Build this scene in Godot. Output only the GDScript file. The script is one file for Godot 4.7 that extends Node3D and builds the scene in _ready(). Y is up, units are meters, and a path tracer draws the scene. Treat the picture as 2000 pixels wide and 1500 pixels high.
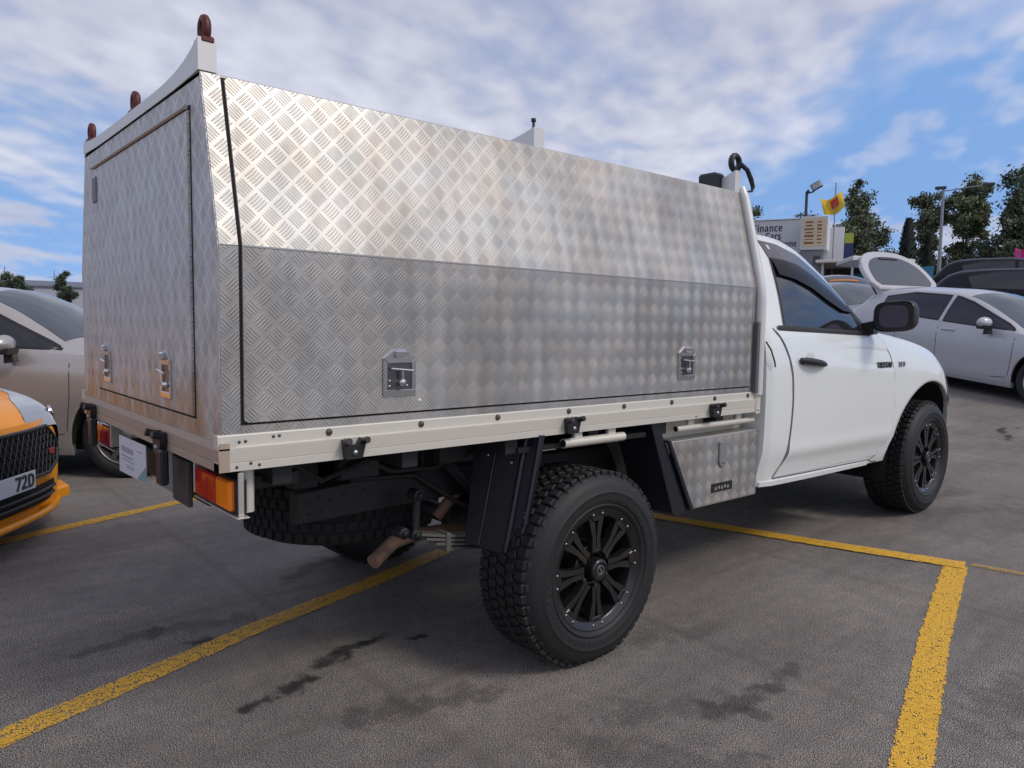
extends Node3D

# ---------------------------------------------------------------- geometry
class Geo:
	var v := PackedVector3Array()
	var n := PackedVector3Array()
	var uv := PackedVector2Array()
	var uv2 := PackedVector2Array()
	var col := PackedColorArray()
	var idx := PackedInt32Array()
	var tint := Color(1, 1, 1)
	func vert(p: Vector3, nn: Vector3, t: Vector2) -> int:
		v.append(p); n.append(nn); uv.append(t); col.append(tint)
		return v.size() - 1
	func tri_i(a: int, b: int, c: int) -> void:
		var g := (v[b] - v[a]).cross(v[c] - v[a])
		var s := n[a] + n[b] + n[c]
		if g.dot(s) >= 0.0:
			idx.append(a); idx.append(c); idx.append(b)
		else:
			idx.append(a); idx.append(b); idx.append(c)
	func tri(a: Vector3, b: Vector3, c: Vector3, nn: Vector3) -> void:
		tri_i(vert(a, nn, Vector2(a.x, -a.y)), vert(b, nn, Vector2(b.x, -b.y)), vert(c, nn, Vector2(c.x, -c.y)))
	func quad(a: Vector3, b: Vector3, c: Vector3, d: Vector3, nn: Vector3, ta := Vector2.ZERO, tb := Vector2.RIGHT, tc := Vector2.ONE, td := Vector2.DOWN) -> void:
		var i := vert(a, nn, ta)
		vert(b, nn, tb); vert(c, nn, tc); vert(d, nn, td)
		tri_i(i, i + 1, i + 2); tri_i(i, i + 2, i + 3)
	# box with chamfered edges
	func box(c: Vector3, s: Vector3, bev := 0.0, b := Basis()) -> void:
		var h := s * 0.5
		bev = minf(bev, minf(h.x, minf(h.y, h.z)) * 0.9)
		var ax := [Vector3.RIGHT, Vector3.UP, Vector3.BACK]
		for k in 3:
			for sg in [-1.0, 1.0]:
				var w: Vector3 = ax[k] * sg
				var u: Vector3 = ax[(k + 1) % 3]
				var q: Vector3 = ax[(k + 2) % 3]
				var hu: float = h[(k + 1) % 3] - bev
				var hq: float = h[(k + 2) % 3] - bev
				var o: Vector3 = w * h[k]
				quad(c + b * (o - u * hu - q * hq), c + b * (o + u * hu - q * hq), c + b * (o + u * hu + q * hq), c + b * (o - u * hu + q * hq), b * w, Vector2(-hu, -hq), Vector2(hu, -hq), Vector2(hu, hq), Vector2(-hu, hq))
		if bev > 0.0:
			for k in 3:
				var u: Vector3 = ax[k]
				var a1: Vector3 = ax[(k + 1) % 3]
				var a2: Vector3 = ax[(k + 2) % 3]
				var l: float = h[k] - bev
				for s1 in [-1.0, 1.0]:
					for s2 in [-1.0, 1.0]:
						var e1: Vector3 = a1 * s1 * h[(k + 1) % 3] + a2 * s2 * (h[(k + 2) % 3] - bev)
						var e2: Vector3 = a1 * s1 * (h[(k + 1) % 3] - bev) + a2 * s2 * h[(k + 2) % 3]
						quad(c + b * (e1 - u * l), c + b * (e1 + u * l), c + b * (e2 + u * l), c + b * (e2 - u * l), b * ((a1 * s1 + a2 * s2).normalized()))
			for sx in [-1.0, 1.0]:
				for sy in [-1.0, 1.0]:
					for sz in [-1.0, 1.0]:
						tri(c + b * Vector3(sx * h.x, sy * (h.y - bev), sz * (h.z - bev)), c + b * Vector3(sx * (h.x - bev), sy * h.y, sz * (h.z - bev)), c + b * Vector3(sx * (h.x - bev), sy * (h.y - bev), sz * h.z), b * Vector3(sx, sy, sz).normalized())
	# polygon extruded from o by w; u and vv span its plane; chamfer on the far face
	func prism(poly: PackedVector2Array, o: Vector3, u: Vector3, vv: Vector3, w: Vector3, bev := 0.0, back := true) -> void:
		var wn := w.normalized()
		var P := poly
		if Geometry2D.is_polygon_clockwise(P):
			P = P.duplicate(); P.reverse()
		var inner := P
		if bev > 0.0:
			var off := Geometry2D.offset_polygon(P, -bev)
			if off.size() == 1 and off[0].size() == P.size():
				inner = off[0]
				var best := 0
				for i in inner.size():
					if inner[i].distance_squared_to(P[0]) < inner[best].distance_squared_to(P[0]): best = i
				var r := PackedVector2Array()
				for i in inner.size(): r.append(inner[(best + i) % inner.size()])
				inner = r
				if Geometry2D.is_polygon_clockwise(inner): bev = 0.0; inner = P
			else: bev = 0.0
		var t := Geometry2D.triangulate_polygon(inner)
		for k in range(0, t.size(), 3):
			var q: Array[Vector3] = []
			for j in 3: q.append(o + u * inner[t[k + j]].x + vv * inner[t[k + j]].y + w)
			var i0 := vert(q[0], wn, inner[t[k]]); vert(q[1], wn, inner[t[k + 1]]); vert(q[2], wn, inner[t[k + 2]])
			tri_i(i0, i0 + 1, i0 + 2)
		if back:
			t = Geometry2D.triangulate_polygon(P)
			for k in range(0, t.size(), 3):
				var i0 := vert(o + u * P[t[k]].x + vv * P[t[k]].y, -wn, P[t[k]])
				vert(o + u * P[t[k + 1]].x + vv * P[t[k + 1]].y, -wn, P[t[k + 1]]); vert(o + u * P[t[k + 2]].x + vv * P[t[k + 2]].y, -wn, P[t[k + 2]])
				tri_i(i0, i0 + 1, i0 + 2)
		var cen := Vector2.ZERO
		var top := w - wn * bev
		for i in P.size():
			var a := P[i]
			var b := P[(i + 1) % P.size()]
			var e := (b - a)
			if e.length() < 1e-6: continue
			e = e.normalized()
			var nn := (u * e.y - vv * e.x).normalized()
			var A := o + u * a.x + vv * a.y
			var B := o + u * b.x + vv * b.y
			quad(A, B, B + top, A + top, nn, a, b, b + Vector2(0, w.length()), a + Vector2(0, w.length()))
			if bev > 0.0:
				var ia := inner[i]
				var ib := inner[(i + 1) % P.size()]
				quad(A + top, B + top, o + u * ib.x + vv * ib.y + w, o + u * ia.x + vv * ia.y + w, (nn + wn).normalized())
	func tube(path: Array, rad, sides := 8, caps := true) -> void:
		var rings: Array = []
		var pn := Vector3.ZERO
		for i in path.size():
			var d: Vector3 = (path[mini(i + 1, path.size() - 1)] - path[maxi(i - 1, 0)]).normalized()
			if i == 0:
				pn = d.cross(Vector3.UP if absf(d.y) < 0.9 else Vector3.RIGHT).normalized()
			else:
				pn = (pn - d * pn.dot(d)).normalized()
			var q := d.cross(pn)
			var r: float = rad[i] if rad is Array else rad
			var ring: Array[int] = []
			for k in sides + 1:
				var a := TAU * k / sides
				var o := pn * cos(a) + q * sin(a)
				ring.append(vert(path[i] + o * r, o, Vector2(float(k) / sides, i * 0.2)))
			rings.append(ring)
			if caps and (i == 0 or i == path.size() - 1):
				var cn := -d if i == 0 else d
				var c := vert(path[i], cn, Vector2.ZERO)
				var f := c + 1
				for k in sides:
					var a := TAU * k / sides
					vert(path[i] + (pn * cos(a) + q * sin(a)) * r, cn, Vector2.ZERO)
				for k in sides: tri_i(c, f + k, f + (k + 1) % sides)
		for i in rings.size() - 1:
			for k in sides:
				tri_i(rings[i][k], rings[i + 1][k], rings[i + 1][k + 1])
				tri_i(rings[i][k], rings[i + 1][k + 1], rings[i][k + 1])
	# profile of (radius, height along w) turned round w
	func lathe(prof: Array, o: Vector3, w: Vector3, sides := 32, flat := false) -> void:
		var u := w.cross(Vector3.UP if absf(w.y) < 0.9 else Vector3.RIGHT).normalized()
		var q := w.cross(u)
		var norms: Array[Vector2] = []
		for i in prof.size():
			var a: Vector2 = prof[maxi(i - 1, 0)]
			var b: Vector2 = prof[mini(i + 1, prof.size() - 1)]
			norms.append(Vector2(b.y - a.y, a.x - b.x).normalized())
		for i in prof.size() - 1:
			var p0: Vector2 = prof[i]
			var p1: Vector2 = prof[i + 1]
			var fn := Vector2(p1.y - p0.y, p0.x - p1.x).normalized()
			var n0 := fn if flat or norms[i].dot(fn) < 0.75 else norms[i]
			var n1 := fn if flat or norms[i + 1].dot(fn) < 0.75 else norms[i + 1]
			var base := v.size()
			for k in sides + 1:
				var a := TAU * k / sides
				var d := u * cos(a) + q * sin(a)
				vert(o + d * p0.x + w * p0.y, d * n0.x + w * n0.y, Vector2(a * 0.4, p0.y))
				vert(o + d * p1.x + w * p1.y, d * n1.x + w * n1.y, Vector2(a * 0.4, p1.y))
			for k in sides:
				var s := base + k * 2
				tri_i(s, s + 1, s + 3); tri_i(s, s + 3, s + 2)
	# smooth sheet through rows of points; normals turned towards hint
	func grid(rows: Array, out_from: Vector3 = Vector3.INF, towards: Vector3 = Vector3.ZERO, uvs: Array = []) -> void:
		var R := rows.size()
		var Cn: int = rows[0].size()
		var N: Array = []
		for i in R:
			var a := PackedVector3Array(); a.resize(Cn); N.append(a)
		for i in R - 1:
			for j in Cn - 1:
				var f: Vector3 = (rows[i + 1][j + 1] - rows[i][j]).cross(rows[i][j + 1] - rows[i + 1][j])
				N[i][j] += f; N[i + 1][j] += f; N[i][j + 1] += f; N[i + 1][j + 1] += f
		var base := v.size()
		for i in R:
			for j in Cn:
				var nn: Vector3 = N[i][j].normalized() if N[i][j].length() > 1e-12 else Vector3.UP
				var p: Vector3 = rows[i][j]
				vert(p, nn, uvs[i][j] if uvs.size() else Vector2(p.x, -p.y))
		var flip := false
		var mid := base + (R / 2) * Cn + Cn / 2
		var score := 0.0
		for i in R:
			for j in Cn:
				var k := base + i * Cn + j
				score += n[k].dot(towards) if out_from == Vector3.INF else n[k].dot(v[k] - out_from)
		if score < 0.0: flip = true
		if flip:
			for k in range(base, v.size()): n[k] = -n[k]
		for i in R - 1:
			for j in Cn - 1:
				var k := base + i * Cn + j
				tri_i(k, k + Cn, k + Cn + 1); tri_i(k, k + Cn + 1, k + 1)
	func mesh(m: Material, into: ArrayMesh = null) -> ArrayMesh:
		var am := into if into else ArrayMesh.new()
		var a := []
		a.resize(Mesh.ARRAY_MAX)
		a[Mesh.ARRAY_VERTEX] = v; a[Mesh.ARRAY_NORMAL] = n; a[Mesh.ARRAY_TEX_UV] = uv; a[Mesh.ARRAY_COLOR] = col; a[Mesh.ARRAY_INDEX] = idx
		if uv2.size() == v.size(): a[Mesh.ARRAY_TEX_UV2] = uv2
		am.add_surface_from_arrays(Mesh.PRIMITIVE_TRIANGLES, a)
		am.surface_set_material(am.get_surface_count() - 1, m)
		return am

var M := {}

func part(called: String, g: Geo, m: Material, parent: Node, at := Vector3.ZERO) -> MeshInstance3D:
	var o := MeshInstance3D.new()
	o.name = called
	o.mesh = g.mesh(m)
	parent.add_child(o, true)
	o.position = at
	return o

func more(o: MeshInstance3D, g: Geo, m: Material) -> void:   # a second material on the same piece
	g.mesh(m, o.mesh)

func thing(called: String, label: String, category: String, t := Transform3D(), group := "") -> Node3D:
	var o := Node3D.new()
	o.name = called
	add_child(o, true)
	o.transform = t
	tag(o, label, category, group)
	return o

func tag(o: Node, label: String, category := "", group := "", kind := "") -> void:
	if label: o.set_meta("label", label)
	if category: o.set_meta("category", category)
	if group: o.set_meta("group", group)
	if kind: o.set_meta("kind", kind)

func node(called: String, parent: Node, at := Vector3.ZERO) -> Node3D:
	var o := Node3D.new()
	o.name = called
	parent.add_child(o, true)
	o.position = at
	return o

func mat(c: Color, rough := 0.6, metal := 0.0, coat := 0.0) -> StandardMaterial3D:   # colour in linear values
	var m := StandardMaterial3D.new()
	m.albedo_color = c.linear_to_srgb()
	m.roughness = rough
	m.metallic = metal
	if coat > 0.0:
		m.clearcoat_enabled = true; m.clearcoat = coat; m.clearcoat_roughness = 0.05
	return m

func V2(a: Array) -> PackedVector2Array:
	var r := PackedVector2Array()
	for i in range(0, a.size(), 2): r.append(Vector2(a[i], a[i + 1]))
	return r

# smooth curve through (x, y) pairs
func cv(p: PackedVector2Array, x: float) -> float:
	var k := p.size()
	if x <= p[0].x: return p[0].y
	if x >= p[k - 1].x: return p[k - 1].y
	var i := 0
	while p[i + 1].x < x: i += 1
	var h := p[i + 1].x - p[i].x
	var s := (p[i + 1].y - p[i].y) / h
	var m0 := s
	var m1 := s
	if i > 0:
		var sp := (p[i].y - p[i - 1].y) / (p[i].x - p[i - 1].x)
		m0 = 0.0 if sp * s <= 0.0 else 2.0 * sp * s / (sp + s)
	if i < k - 2:
		var sn := (p[i + 2].y - p[i + 1].y) / (p[i + 2].x - p[i + 1].x)
		m1 = 0.0 if sn * s <= 0.0 else 2.0 * sn * s / (sn + s)
	var t := (x - p[i].x) / h
	return p[i].y * (1 + 2 * t) * (1 - t) * (1 - t) + h * m0 * t * (1 - t) * (1 - t) + p[i + 1].y * t * t * (3 - 2 * t) - h * m1 * t * t * (1 - t)

func height_at(x: float, z: float) -> float:      # the car park climbs gently away from the truck
	var gx := lin(GROUND, x)
	var s := smoothstep(5.5, 10.0, x)
	return gx - 0.085 * s * clampf(z, -5.0, 3.0)

func lin(p: PackedVector2Array, x: float) -> float:
	if x <= p[0].x: return p[0].y
	for i in p.size() - 1:
		if x <= p[i + 1].x: return lerpf(p[i].y, p[i + 1].y, (x - p[i].x) / (p[i + 1].x - p[i].x))
	return p[p.size() - 1].y

var GROUND := V2([-100, 0, 1.2, 0, 4.8, 0.095, 10.7, 0.40, 12, 0.47, 17, 0.75, 24, 1.0, 34, 1.43, 60, 2.2, 150, 3.0])

func onground(x: float, z: float) -> Vector3:
	return Vector3(x, height_at(x, z), z)

# ---------------------------------------------------------------- car bodies
class Shape:
	var host: Node
	var bot: PackedVector2Array
	var belt: PackedVector2Array
	var rail: PackedVector2Array
	var cen: PackedVector2Array
	var w: PackedVector2Array
	var zr: PackedVector2Array      # half width at the roof rail
	var low: PackedVector2Array     # (0..1 from sill to belt, share of w)
	var arches: Array = []          # [x, y, radius]
	var x0 := 0.0
	var x1 := 4.0
	var bow := 0.06                 # how far the glass bows outwards
	var crown := 2.4
	func f(p: PackedVector2Array, x: float) -> float: return host.cv(p, x)
	func bottom(x: float) -> float:
		var b := f(bot, x)
		for a in arches:
			var dx: float = absf(x - a[0])
			if dx < a[2]: b = maxf(b, a[1] + sqrt(maxf(a[2] * a[2] - dx * dx, 0.0)))
		return b
	func side(x: float, y: float) -> float:
		var b := f(belt, x)
		var bb := f(bot, x)
		var ww := f(w, x)
		if y <= b: return ww * f(low, clampf((y - bb) / maxf(b - bb, 0.01), 0, 1))
		var zb := ww * f(low, 1.0)
		var r := f(rail, x)
		var t := clampf((y - b) / maxf(r - b, 0.02), 0, 1.2)
		return lerpf(zb, f(zr, x), t) + bow * t * (1 - t)
	func top(x: float, u: float) -> float:
		var r := f(rail, x)
		return r + (f(cen, x) - r) * (1.0 - pow(absf(u), crown))
	func ring(x: float) -> PackedVector3Array:
		var r := PackedVector3Array()
		var yb := bottom(x)
		var b := maxf(f(belt, x), yb + 0.01)
		var rl := maxf(f(rail, x), b + 0.004)
		r.append(Vector3(x, yb + 0.02, side(x, yb) - 0.05))
		r.append(Vector3(x, yb, side(x, yb) - 0.012))
		for i in 15:
			var t := i / 14.0
			var y := lerpf(yb + 0.006, b, t)
			r.append(Vector3(x, y, side(x, y)))
		for i in range(1, 7):
			var y := lerpf(b, rl, i / 6.0)
			r.append(Vector3(x, y, side(x, y)))
		var zz := f(zr, x)
		for i in range(1, 10):
			var u := 1.0 - i / 9.0
			r.append(Vector3(x, top(x, u) + (rl - f(rail, x)) * u, zz * u))
		return r
	func body() -> Geo:
		var xs: Array = []
		var k := int((x1 - x0) / 0.05)
		for i in k + 1: xs.append(lerpf(x0, x1, float(i) / k))
		for a in arches:
			for i in 25:
				var c: float = a[0] + (a[2] - 0.0005) * cos(PI * i / 24.0)
				xs.append(c)
			xs.append(a[0] + a[2] + 0.001); xs.append(a[0] - a[2] - 0.001)
		for e in [0.004, 0.015, 0.03]:
			xs.append(x0 + e); xs.append(x1 - e)
		xs.sort()
		var rows: Array = []
		var last := -99.0
		for x in xs:
			if x - last < 0.0008 or x < x0 or x > x1: continue
			last = x
			var h := ring(x)
			var full := PackedVector3Array(h)
			for i in range(h.size() - 2, -1, -1): full.append(Vector3(h[i].x, h[i].y, -h[i].z))
			rows.append(full)
		var g := Geo.new()
		g.grid(rows, Vector3((x0 + x1) / 2, 0.6, 0))
		for e in [0, rows.size() - 1]:     # close both ends
			var q: PackedVector3Array = rows[e]
			var nn := Vector3(-1 if e == 0 else 1, 0, 0)
			for i in q.size() / 2:
				var j := q.size() - 1 - i
				g.quad(q[i], q[i + 1], q[j - 1], q[j], nn)
		return g
	# a sheet on the side between two polylines with the same number of points; side +1 right, -1 left
	func sheet(lo: PackedVector2Array, hi: PackedVector2Array, off: float, sg := 1.0, rows := 8, skirt := 0.0) -> Geo:
		var g := Geo.new()
		var L := dense(lo, 6)
		var H := dense(hi, 6)
		var R: Array = []
		for j in rows + 1:
			var row := PackedVector3Array()
			for i in L.size():
				var q: Vector2 = L[i].lerp(H[i], float(j) / rows)
				row.append(Vector3(q.x, q.y, (side(q.x, q.y) + off) * sg))
			R.append(row)
		g.grid(R, Vector3.INF, Vector3(0, 0, sg))
		if skirt > 0.0:
			var loop := PackedVector3Array()
			for p in R[0]: loop.append(p)
			for j in range(1, rows): loop.append(R[j][L.size() - 1])
			for i in range(L.size() - 1, -1, -1): loop.append(R[rows][i])
			for j in range(rows - 1, 0, -1): loop.append(R[j][0])
			var c := Vector3.ZERO
			for p in loop: c += p
			c /= loop.size()
			for i in loop.size():
				var a := loop[i]
				var b := loop[(i + 1) % loop.size()]
				var d := Vector3(0, 0, -skirt * sg)
				var nn := (b - a).cross(d)
				if nn.length() < 1e-9: continue
				nn = nn.normalized()
				if nn.dot((a + b) * 0.5 - c) < 0: nn = -nn
				g.quad(a, b, b + d, a + d, nn)
		return g
	func dense(p: PackedVector2Array, k: int) -> PackedVector2Array:
		var r := PackedVector2Array()
		for i in p.size() - 1:
			for j in k: r.append(p[i].lerp(p[i + 1], float(j) / k))
		r.append(p[p.size() - 1])
		return r
	# flat ribbon on the side along a polyline
	func ribbon(line: PackedVector2Array, width: float, off: float, sg := 1.0, closed := false, thick := 0.0) -> Geo:
		var p := PackedVector2Array(line)
		if closed: p.append(p[0])
		p = dense(p, 4)
		var a := PackedVector3Array()
		var b := PackedVector3Array()
		var m := PackedVector3Array()
		for i in p.size():
			var d := (p[mini(i + 1, p.size() - 1)] - p[maxi(i - 1, 0)])
			if closed and (i == 0 or i == p.size() - 1): d = p[1] - p[p.size() - 2]
			d = d.normalized()
			var q := Vector2(-d.y, d.x) * width * 0.5
			var s := p[i] - q
			var t := p[i] + q
			a.append(Vector3(s.x, s.y, (side(s.x, s.y) + off) * sg))
			m.append(Vector3(p[i].x, p[i].y, (side(p[i].x, p[i].y) + off + thick) * sg))
			b.append(Vector3(t.x, t.y, (side(t.x, t.y) + off) * sg))
		var g := Geo.new()
		g.grid([a, m, b], Vector3.INF, Vector3(0, 0, sg))
		return g
	# a sheet on the top surface (windscreens, bonnet, sunroof): x runs between two ends at each u
	func cover(xa: PackedVector2Array, xb: PackedVector2Array, off: float, nx := 10, nu := 18) -> Geo:
		var R: Array = []
		var umin := xa[0].x
		var umax := xa[xa.size() - 1].x
		for j in nu + 1:
			var u := lerpf(umin, umax, float(j) / nu)
			var A: float = host.lin(xa, u)
			var B: float = host.lin(xb, u)
			var row := PackedVector3Array()
			for i in nx + 1:
				var x := lerpf(A, B, float(i) / nx)
				var e := 0.01
				var y := top(x, u)
				var sl := (top(x + e, u) - top(x - e, u)) / (2 * e)
				var nn := Vector3(-sl, 1, 0).normalized()
				row.append(Vector3(x, y, f(zr, x) * u) + nn * off)
			R.append(row)
		var g := Geo.new()
		g.grid(R, Vector3.INF, Vector3.UP)
		return g

func car_wheel(parent: Node, at: Vector3, sg: float, R: float, rimR: float, spokes: int, width: float, rim_m: Material) -> Node3D:
	var w := node("wheel", parent, at)
	if sg < 0: w.rotation.y = PI
	var t := Geo.new()
	t.lathe([Vector2(rimR - 0.005, -0.02), Vector2(rimR + 0.004, 0.0), Vector2(lerpf(rimR, R, 0.4), 0.014), Vector2(lerpf(rimR, R, 0.75), 0.01), Vector2(R - 0.012, -0.008), Vector2(R, -0.03), Vector2(R, -width + 0.03), Vector2(R - 0.02, -width), Vector2(rimR, -width + 0.01)], Vector3.ZERO, Vector3.BACK, 48)
	part("tyre", t, M.tyre, w)
	var r := Geo.new()
	r.lathe([Vector2(rimR, -0.004), Vector2(rimR - 0.006, 0.003), Vector2(rimR - 0.018, -0.004), Vector2(rimR - 0.022, -0.03), Vector2(rimR - 0.03, -width + 0.03)], Vector3.ZERO, Vector3.BACK, 40)
	for i in spokes:
		var b := Basis(Vector3.BACK, TAU * i / spokes)
		r.prism(V2([0.03, -0.026, rimR - 0.018, -0.02, rimR - 0.018, 0.02, 0.03, 0.026]), Vector3(0, 0, -0.035), b.x, b.y, Vector3(0, 0, 0.025), 0.005)
	r.lathe([Vector2(0.06, -0.03), Vector2(0.055, -0.004), Vector2(0.0, 0.0)], Vector3.ZERO, Vector3.BACK, 20)
	part("rim", r, rim_m, w)
	var d := Geo.new()
	d.lathe([Vector2(rimR - 0.03, -0.10), Vector2(0.0, -0.10)], Vector3.ZERO, Vector3.BACK, 28)
	part("brake_disc", d, M.dark_metal, w)
	return w

func loop_of(lo: PackedVector2Array, hi: PackedVector2Array) -> PackedVector2Array:
	var r := PackedVector2Array(lo)
	for i in range(hi.size() - 1, -1, -1): r.append(hi[i])
	return r

# a whole road car from its outlines; returns its root
func car(called: String, label: String, t: Transform3D, s: Shape, paint: Material, glass: Material, spec: Dictionary, group := "") -> Node3D:
	var root := thing(called, label, spec.get("category", "car"), t, group)
	s.host = self
	part("body", s.body(), paint, root)
	var ub := Geo.new()
	ub.box(Vector3((s.x0 + s.x1) / 2, 0.33, 0), Vector3(s.x1 - s.x0 - 0.5, 0.22, cv(s.w, 2.0) * 1.55), 0.02)
	part("underbody", ub, M.black, root)
	for a in s.arches:
		for sg in [1.0, -1.0]:
			var g := Geo.new()
			var rows: Array = []
			for k in 3:
				var row := PackedVector3Array()
				for i in 21:
					var th := PI * (i / 20.0 * 1.1 - 0.05)
					var zz: float = [cv(s.w, a[0]) - 0.03, cv(s.w, a[0]) - 0.33, cv(s.w, a[0]) - 0.331][k]
					var rr: float = [a[2] - 0.002, a[2] - 0.002, 0.0][k]
					row.append(Vector3(a[0] + rr * cos(th), a[1] + rr * sin(th), zz * sg))
				rows.append(row)
			g.grid(rows, Vector3.INF, Vector3(0, -1, 0))
			part("wheel_well", g, M.black, root)
			car_wheel(root, Vector3(a[0], spec.R, sg * (cv(s.w, a[0]) - 0.035)), sg, spec.R, spec.rim, spec.get("spokes", 7), 0.21, spec.get("rim_m", M.alloy))
	for sg in [1.0, -1.0]:
		for q in spec.get("windows", []):
			var wn := part("window", s.sheet(q[0], q[1], 0.003, sg, 6), glass, root)
			part("window_seal", s.ribbon(loop_of(q[0], q[1]), 0.022, 0.0035, sg, true, 0.004), M.rubber, wn)
		for q in spec.get("seams", []):
			part("door_gap", s.ribbon(q, 0.009, 0.0015, sg), M.gap, root)
		for q in spec.get("handles", []):
			var g := Geo.new()
			g.tube([Vector3(q[0] - 0.10, q[1], (s.side(q[0], q[1]) + 0.004) * sg), Vector3(q[0] - 0.07, q[1] + 0.004, (s.side(q[0], q[1]) + 0.03) * sg), Vector3(q[0] + 0.07, q[1] + 0.004, (s.side(q[0], q[1]) + 0.03) * sg), Vector3(q[0] + 0.10, q[1], (s.side(q[0], q[1]) + 0.004) * sg)], 0.013, 8)
			part("door_handle", g, paint, root)
		for q in spec.get("trims", []):
			part("side_trim", s.sheet(q[0], q[1], 0.006, sg, 2), q[2], root)
		if spec.has("mirror"):
			var mp: Vector3 = spec.mirror
			var o := node("mirror", root, Vector3(mp.x, mp.y, mp.z * sg))
			var g := Geo.new()
			var rows: Array = []
			for i in 11:      # a flattened egg
				var th := PI * i / 10.0
				var row := PackedVector3Array()
				for j in 17:
					var ph := TAU * j / 16.0
					row.append(Vector3(0.07 * sin(th) * cos(ph), 0.075 * sin(th) * sin(ph), -0.12 * cos(th)))
				rows.append(row)
			g.grid(rows, Vector3.ZERO)
			part("mirror_cap", g, spec.get("mirror_m", paint), o)
			var h := Geo.new()
			h.prism(V2([-0.05, -0.085, 0.05, -0.085, 0.065, -0.035, -0.065, -0.035]), Vector3(0, 0, -0.10), Vector3.RIGHT, Vector3.UP, Vector3(0, 0, 0.18), 0.01)
			h.prism(V2([-0.03, -0.16, 0.05, -0.15, 0.04, -0.05, -0.03, -0.05]), Vector3(0, 0, -sg * 0.11), Vector3.RIGHT, Vector3.UP, Vector3(0, 0, 0.08 * sg), 0.008)
			part("mirror_base", h, M.black_plastic, o)
	for q in spec.get("covers", []):
		var c := part(q[0], s.cover(q[1], q[2], 0.004), q[3], root)
		if q.size() > 4: tag(c, q[4])
	return root

# ---------------------------------------------------------------- materials
func noise(sd: int, freq: float, oct := 4) -> FastNoiseLite:
	var n := FastNoiseLite.new()
	n.seed = sd; n.frequency = freq; n.noise_type = FastNoiseLite.TYPE_SIMPLEX_SMOOTH
	n.fractal_type = FastNoiseLite.FRACTAL_FBM; n.fractal_octaves = oct
	return n

func tread_height() -> ImageTexture:       # five-bar tread plate, two blocks a tile
	var S := 256
	var im := Image.create(S, S, false, Image.FORMAT_R8)
	for y in S:
		for x in S:
			var best := 0.0
			for blk in 2:
				for ox in [-1, 0, 1]:
					for oy in [-1, 0, 1]:
						var c := Vector2(0.25 + 0.5 * blk + ox, 0.25 + 0.5 * blk + oy)
						var d := Vector2(float(x) / S, float(y) / S) - c
						if d.length_squared() > 0.16: continue
						var a := (d.x + d.y) * 0.70711
						var b := (d.x - d.y) * 0.70711
						var along := b if blk == 0 else a
						var across := a if blk == 0 else b
						for k in 5:
							var t := across - (k - 2) * 0.118
							var q := along / 0.300
							if absf(q) >= 1.0: continue
							var hw := 0.033 * sqrt(1.0 - q * q)
							if absf(t) < hw:
								var r := t / hw
								best = maxf(best, sqrt(1.0 - r * r) * minf(1.0, hw / 0.022))
			im.set_pixel(x, y, Color(best, 0, 0))
	return ImageTexture.create_from_image(im)

func asphalt_tex() -> ImageTexture:
	var S := 1024
	var im := Image.create(S, S, false, Image.FORMAT_RGB8)
	var a := noise(11, 0.26, 2).get_seamless_image(S, S)
	var b := noise(12, 0.42, 1).get_seamless_image(S, S)
	var c := noise(13, 0.012, 4).get_seamless_image(S, S)
	for y in S:
		for x in S:
			var k := a.get_pixel(x, y).r
			var f := b.get_pixel(x, y).r
			var l := c.get_pixel(x, y).r
			var v := 0.445 + (l - 0.5) * 0.06
			if k > 0.58: v += (k - 0.58) * 2.6
			if k < 0.43: v -= (0.43 - k) * 2.4
			v += (f - 0.5) * 0.55
			var w := (l - 0.5) * 0.03
			im.set_pixel(x, y, Color(v * 1.05 + w, v * 0.99, v * 0.93 - w * 0.5))
	var r := RandomNumberGenerator.new()
	r.seed = 5
	for i in 900:      # pale and dark chips
		var x := r.randi() % (S - 4)
		var y := r.randi() % (S - 4)
		var k := r.randf_range(0.50, 0.66) if i % 3 else r.randf_range(0.16, 0.26)
		im.fill_rect(Rect2i(x, y, 2 + r.randi() % 3, 2 + r.randi() % 2), Color(k * 1.03, k, k * 0.97))
	return ImageTexture.create_from_image(im)

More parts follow.
